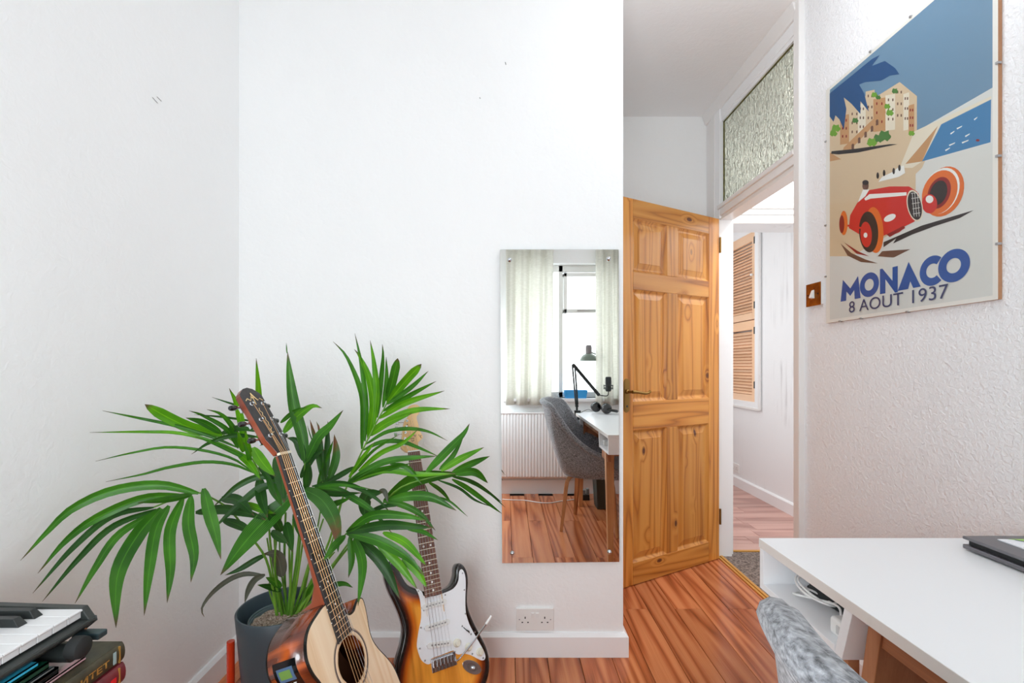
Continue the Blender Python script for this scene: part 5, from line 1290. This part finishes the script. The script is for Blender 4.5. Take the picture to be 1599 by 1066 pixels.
for k in range(420):
    a = random.random()*2*PI; r = .088*math.sqrt(random.random()); s_ = random.uniform(.0015, .0035)
    c = Vector((PC.x+.012+r*math.cos(a), PC.y-.005+r*math.sin(a), PH-.043)); q = [Vector((random.uniform(.6, 1), 0, 0)), Vector((0, random.uniform(.6, 1), 0)), Vector((0, 0, random.uniform(.5, .9)))]
    mb.add([c+q[0]*s_, c+q[1]*s_, c-q[0]*s_, c-q[1]*s_, c+q[2]*s_, c-q[2]*s_], [(0, 1, 4), (1, 2, 4), (2, 3, 4), (3, 0, 4), (1, 0, 5), (2, 1, 5), (3, 2, 5), (0, 3, 5)])
mb.build('grit', plain('pale_grit', lin(150, 120, 96), .9, noise=((90, 90, 90), lin(232, 220, 208), 2)), palm, kind='stuff')
def lim(px, y):
    u = px-CX
    if u < -1: y = min(y, 1.005*F/-u)
    return min(y, 1.765)
def spts(pts, d0, d1):
    n = len(pts); out = []
    for i, p in enumerate(pts):
        d = d0+(d1-d0)*i/(n-1); out.append(P(p[0], p[1], lim(p[0], d)))
    return out
def leaf(pts, wd, d0, d1, mat=LEAF, parent=None, tw=None, blunt=False, fold=.28):
    n = 16; L = catmull(spts(pts, d0, d1), n)
    if tw is None: tw = random.uniform(-.5, .5)
    vs = []; uv = []
    for i, p in enumerate(L):
        t_ = i/n
        t3 = (L[min(i+1, n)]-L[max(i-1, 0)]).normalized()
        vd = (p-Vector((0, 0, EYE))).normalized()
        s = t3.cross(vd); s = s.normalized() if s.length > 1e-4 else Vector((1, 0, 0))
        nn = s.cross(t3).normalized()
        wv_ = (s*math.cos(tw)+nn*math.sin(tw))
        if blunt: prof = min(1, .35+t_*2.2)*(1 if t_ < .8 else max(0, (1-t_)/.2)**.55)
        elif True: prof = max(.26*(1-t_*2.5), 0)+max(0, math.sin(PI*min(1, t_)**.86))**.8*(1 if t_ < .5 else 1-.25*(t_-.5))
        else: prof = (min(1, .26+t_*1.8))*(1 if t_ < .42 else max(0.0, (1-(t_-.42)/.58))**.85)
        w_ = max(.88*wd*p.y/F/2*prof/math.cos(tw), .0003)
        dn = nn if nn.y > 0 else -nn
        vs += [p-wv_*w_, p-wv_*w_*.5+dn*w_*fold*.5, p+dn*w_*fold, p+wv_*w_*.5+dn*w_*fold*.5, p+wv_*w_]
        uv += [(0, t_), (.25, t_), (.5, t_), (.75, t_), (1, t_)]
    mb = MB(); mb.add(vs, [(i*5+k, i*5+k+1, (i+1)*5+k+1, (i+1)*5+k) for i in range(n) for k in range(4)])
    return mb.build('leaflet', mat, parent, smooth=80, uvs=uv)
def frond(stem, r, d0, d1, leaves, l0, l1, mat=LEAF):
    n = 22; L = catmull(spts(stem, d0, d1), n)
    f = MB().tube(L, [(r*(1-.55*i/n)) for i in range(n+1)], 7).build('frond', STEM, palm, smooth=True)
    for lf in leaves:
        pts, wd = lf[0], lf[1]; o = lf[2] if len(lf) > 2 else {}
        leaf(pts, wd, o.get('d0', l0), o.get('d1', l1), o.get('m', mat), f, o.get('tw'), o.get('b', False))
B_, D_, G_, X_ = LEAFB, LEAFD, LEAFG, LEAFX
# upright fan frond, upper right
frond([(462, 955), (487, 905), (512, 850), (528, 799), (545, 750), (567.6, 699.5), (590, 655), (603, 632), (611, 612)], .0045, 1.49, 1.56, [
    ([(565, 701), (567, 633), (560, 599), (540.6, 555.7), (520, 533)], 10), ([(569.7, 689), (571.6, 632.6), (566, 582), (562, 556), (554, 520)], 9), ([(575, 685), (583, 632), (576, 589), (562, 557), (553, 545)], 14, {'m': B_}),
    ([(584, 663), (588, 614), (584, 567), (578, 531)], 11, {'m': B_}), ([(589, 652), (595, 595), (598, 557), (597, 537)], 9), ([(598, 636), (603.5, 595), (603, 557)], 8), ([(604, 626), (613, 595), (621, 559)], 15, {'b': True}),
    ([(605, 629), (632, 596), (658, 568)], 15, {'b': True, 'm': B_}), ([(604.5, 631), (642, 604.5), (669, 579)], 9), ([(598, 642), (642, 616), (681, 595)], 9), ([(592, 653), (633, 629), (694, 610)], 11, {'m': B_}),
    ([(584, 667), (625, 647), (657, 639), (703, 638)], 11, {'m': B_}), ([(576, 680), (605, 660), (644, 645)], 13, {'m': B_}), ([(570, 694), (604, 674), (640, 669), (670, 674), (699, 688)], 7), ([(566, 703), (595, 690), (625, 689), (652, 698), (686, 713)], 8)], 1.55, 1.50, LEAF)
frond([(468, 955), (500, 890), (520, 840), (532, 790), (543, 753)], .004, 1.46, 1.46, [
    ([(551, 740), (579, 707), (600, 692), (624, 678)], 5), ([(560, 735), (595, 707), (628, 692), (654, 669)], 9, {'m': B_}), ([(543, 753), (579, 730), (611, 718), (660, 713), (683, 712)], 12), ([(545, 755), (579, 738), (611, 734), (652, 740), (712, 739)], 11, {'m': B_}),
    ([(546, 751), (579, 736), (619, 727), (646, 728)], 6), ([(553, 729), (520, 748), (504, 757)], 10, {'m': D_}), ([(609, 724), (636, 730), (659, 756)], 9), ([(545, 745), (568, 712), (585, 690)], 8, {'m': B_}), ([(548, 752), (600, 735), (645, 722)], 8)], 1.46, 1.45)
frond([(470, 955), (490, 935), (520, 885), (560, 835), (605, 778), (636, 756), (690, 742), (716, 739)], .0042, 1.45, 1.48, [
    ([(600, 783), (636, 755), (662, 745), (722, 739)], 24, {'b': False}), ([(665, 738), (692, 710), (723, 678), (733, 661)], 14), ([(686, 733), (706, 713), (723, 684)], 9), ([(689, 735), (717, 717), (756, 698)], 12, {'m': B_}), ([(706, 737), (738, 723), (765, 712)], 12),
    ([(711, 740), (741, 737), (762, 754)], 14), ([(705, 743), (741, 754), (784, 784)], 7, {'m': D_}), ([(706, 748), (733, 764), (784, 802)], 9), ([(715, 744), (757, 764), (789, 792)], 5, {'m': D_}), ([(683, 749), (717, 762), (741, 780), (767, 791)], 5, {'m': D_}),
    ([(669, 752), (689, 766), (705, 785)], 7), ([(664, 757), (668, 768), (672, 779)], 2)], 1.46, 1.56)
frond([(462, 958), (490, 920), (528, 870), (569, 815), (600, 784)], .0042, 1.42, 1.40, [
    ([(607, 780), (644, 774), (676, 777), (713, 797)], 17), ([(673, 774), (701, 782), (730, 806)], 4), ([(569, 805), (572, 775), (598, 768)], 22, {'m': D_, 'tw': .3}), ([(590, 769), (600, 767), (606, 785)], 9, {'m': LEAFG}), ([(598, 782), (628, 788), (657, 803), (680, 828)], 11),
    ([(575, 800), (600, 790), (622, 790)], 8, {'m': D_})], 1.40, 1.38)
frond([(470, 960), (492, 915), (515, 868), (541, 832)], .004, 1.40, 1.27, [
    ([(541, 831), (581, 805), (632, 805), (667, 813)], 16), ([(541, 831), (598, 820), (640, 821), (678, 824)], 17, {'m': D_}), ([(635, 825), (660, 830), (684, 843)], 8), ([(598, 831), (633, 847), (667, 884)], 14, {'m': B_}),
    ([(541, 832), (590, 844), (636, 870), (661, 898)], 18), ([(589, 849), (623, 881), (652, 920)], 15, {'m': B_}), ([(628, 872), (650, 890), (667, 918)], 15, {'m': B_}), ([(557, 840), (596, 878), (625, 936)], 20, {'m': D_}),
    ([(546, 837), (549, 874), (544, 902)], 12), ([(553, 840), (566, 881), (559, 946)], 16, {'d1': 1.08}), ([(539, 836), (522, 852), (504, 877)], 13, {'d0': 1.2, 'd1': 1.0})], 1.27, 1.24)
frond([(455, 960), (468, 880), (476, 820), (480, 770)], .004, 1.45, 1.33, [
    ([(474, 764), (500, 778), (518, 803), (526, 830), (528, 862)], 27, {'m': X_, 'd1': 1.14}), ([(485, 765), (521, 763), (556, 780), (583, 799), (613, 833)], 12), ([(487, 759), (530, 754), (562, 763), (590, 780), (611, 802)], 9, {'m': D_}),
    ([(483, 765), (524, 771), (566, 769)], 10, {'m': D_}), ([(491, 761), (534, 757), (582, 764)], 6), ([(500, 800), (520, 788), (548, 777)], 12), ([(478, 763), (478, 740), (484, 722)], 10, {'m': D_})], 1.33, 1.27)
frond([(450, 958), (462, 880), (470, 800), (474, 760), (476, 722)], .0042, 1.47, 1.46, [
    ([(477, 724), (472, 681), (460, 637), (453, 590), (449, 549)], 20, {'m': LEAF}), ([(476, 720), (464, 690), (448, 683)], 15, {'m': D_}), ([(477, 722), (496, 684), (515, 665), (536, 640)], 16), ([(469, 746), (487, 716), (508, 701)], 12, {'m': D_}),
    ([(442, 676), (462, 652), (487, 634), (503, 637)], 14, {'m': B_}), ([(438, 660), (459, 643), (479, 635)], 8), ([(477, 765), (482, 745), (484, 722)], 12, {'m': D_}), ([(449, 552), (448, 549), (447, 535)], 2)], 1.46, 1.46)
frond([(468, 955), (488, 860), (500, 800), (504, 752)], .004, 1.50, 1.50, [
    ([(504, 750), (494, 694), (484, 655)], 10, {'m': X_}), ([(506, 750), (499, 675), (494, 658)], 8, {'m': X_}), ([(509, 746), (511, 703), (512, 657)], 11, {'m': D_}), ([(514, 750), (525, 712), (522, 678)], 14, {'m': X_}), ([(509, 722), (520, 688)], 6),
    ([(495, 755), (510, 748), (530, 742)], 10, {'m': D_}), ([(490, 694), (484, 678), (480, 664)], 2), ([(497, 765), (505, 735), (508, 715)], 12)], 1.50, 1.50)
# upper-left frond
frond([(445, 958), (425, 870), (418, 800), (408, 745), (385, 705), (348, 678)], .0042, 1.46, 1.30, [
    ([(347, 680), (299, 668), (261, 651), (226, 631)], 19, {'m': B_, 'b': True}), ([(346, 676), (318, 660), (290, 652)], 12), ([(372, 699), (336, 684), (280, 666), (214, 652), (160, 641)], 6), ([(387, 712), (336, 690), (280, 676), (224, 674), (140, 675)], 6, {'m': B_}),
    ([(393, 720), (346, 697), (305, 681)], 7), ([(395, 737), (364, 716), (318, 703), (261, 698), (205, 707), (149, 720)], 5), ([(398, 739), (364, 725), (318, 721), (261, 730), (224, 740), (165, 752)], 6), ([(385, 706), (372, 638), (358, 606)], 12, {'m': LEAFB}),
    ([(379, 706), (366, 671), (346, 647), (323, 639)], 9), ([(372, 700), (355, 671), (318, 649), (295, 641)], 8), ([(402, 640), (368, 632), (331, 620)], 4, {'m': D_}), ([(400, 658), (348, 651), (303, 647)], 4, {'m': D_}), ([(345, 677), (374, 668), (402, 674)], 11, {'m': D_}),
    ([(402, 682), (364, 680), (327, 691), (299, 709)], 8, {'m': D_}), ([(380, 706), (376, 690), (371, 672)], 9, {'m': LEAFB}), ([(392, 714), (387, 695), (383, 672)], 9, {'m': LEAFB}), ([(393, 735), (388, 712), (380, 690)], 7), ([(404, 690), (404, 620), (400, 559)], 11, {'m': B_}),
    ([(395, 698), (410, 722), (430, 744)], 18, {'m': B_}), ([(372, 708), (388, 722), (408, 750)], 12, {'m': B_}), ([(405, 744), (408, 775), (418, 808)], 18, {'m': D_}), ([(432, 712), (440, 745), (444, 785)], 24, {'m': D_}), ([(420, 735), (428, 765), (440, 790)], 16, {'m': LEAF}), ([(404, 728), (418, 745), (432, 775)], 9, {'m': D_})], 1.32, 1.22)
# big drooping frond far left
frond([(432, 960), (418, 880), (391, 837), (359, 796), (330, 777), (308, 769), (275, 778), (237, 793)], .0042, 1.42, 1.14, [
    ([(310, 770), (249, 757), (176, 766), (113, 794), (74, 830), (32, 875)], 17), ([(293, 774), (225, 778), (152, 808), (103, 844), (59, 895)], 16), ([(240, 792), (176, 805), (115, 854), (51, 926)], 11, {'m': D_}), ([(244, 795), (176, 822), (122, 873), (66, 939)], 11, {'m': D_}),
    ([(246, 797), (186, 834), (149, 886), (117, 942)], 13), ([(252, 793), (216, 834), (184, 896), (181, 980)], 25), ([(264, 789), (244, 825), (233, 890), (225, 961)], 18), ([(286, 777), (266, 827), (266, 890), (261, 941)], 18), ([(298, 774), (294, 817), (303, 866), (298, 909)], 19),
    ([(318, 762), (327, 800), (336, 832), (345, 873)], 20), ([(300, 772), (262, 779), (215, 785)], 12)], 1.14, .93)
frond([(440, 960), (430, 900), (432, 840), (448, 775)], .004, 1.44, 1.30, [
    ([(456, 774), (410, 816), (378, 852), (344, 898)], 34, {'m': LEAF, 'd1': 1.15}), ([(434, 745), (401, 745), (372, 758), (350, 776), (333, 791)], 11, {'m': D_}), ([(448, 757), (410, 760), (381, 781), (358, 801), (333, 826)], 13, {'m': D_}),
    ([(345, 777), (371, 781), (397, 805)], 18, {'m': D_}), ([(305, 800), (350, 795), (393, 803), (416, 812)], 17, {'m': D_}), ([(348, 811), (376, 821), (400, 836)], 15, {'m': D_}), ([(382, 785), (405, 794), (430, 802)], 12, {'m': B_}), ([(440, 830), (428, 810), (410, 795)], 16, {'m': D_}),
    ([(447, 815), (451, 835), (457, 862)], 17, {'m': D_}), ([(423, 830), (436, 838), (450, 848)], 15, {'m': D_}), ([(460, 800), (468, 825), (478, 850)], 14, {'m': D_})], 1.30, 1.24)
frond([(448, 958), (446, 930), (440, 900), (436, 872)], .0035, 1.47, 1.42, [
    ([(441, 900), (432, 867), (412, 864)], 22, {'m': LEAFG}), ([(415, 866), (400, 873), (373, 889), (351, 898)], 10, {'m': D_}), ([(412, 898), (381, 896), (354, 907), (329, 928), (315, 950), (319, 963)], 9, {'m': G_}), ([(414, 897), (398, 905), (388, 921), (382, 941)], 11, {'m': G_}),
    ([(440, 916), (428, 908), (415, 901)], 12), ([(440, 922), (420, 916), (402, 913)], 10, {'m': D_}), ([(505, 916), (535, 911), (551, 917)], 9, {'d0': 1.4, 'd1': 1.35}), ([(478, 935), (490, 915), (500, 908)], 12)], 1.42, 1.36)
# plain leaf stalks
for k, (a, b, c, r) in enumerate((((436, 955), (425, 890), (417, 840), .0035), ((442, 958), (432, 900), (428, 830), .004), ((447, 958), (444, 880), (446, 800), .0045), ((450, 960), (455, 890), (458, 810), .0045), ((454, 958), (464, 890), (470, 830), .004),
                                  ((458, 958), (478, 900), (492, 850), .0045), ((434, 960), (420, 920), (424, 902), .003), ((462, 950), (482, 880), (505, 810), .0035), ((448, 950), (438, 880), (436, 812), .003), ((455, 950), (452, 880), (452, 830), .004), ((466, 950), (496, 895), (522, 862), .003))):
    MB().tube(catmull([P(a[0], a[1], 1.47), P(b[0], b[1], 1.45), P(c[0], c[1], 1.42)], 10), [r*(1-.03*i) for i in range(11)], 7).build('stalk', STEM, palm, smooth=True)
mb = MB()
for (a, b) in (((238, 152), (246, 161)), ((245, 151), (252, 158)), ((789, 97), (790, 101)), ((749, 152), (750, 154))):
    d = 1.797 if a[0] > 380 else 1.0425*F/(CX-a[0])-.001; d2 = 1.797 if a[0] > 380 else 1.0425*F/(CX-b[0])-.001
    mb.tube([P(*a, d), P(*b, d2)], .0012, 4)
mb.build('wall_scuff', SC, bpy.data.objects['wall_back'], label='small dark scuffs on the paint')
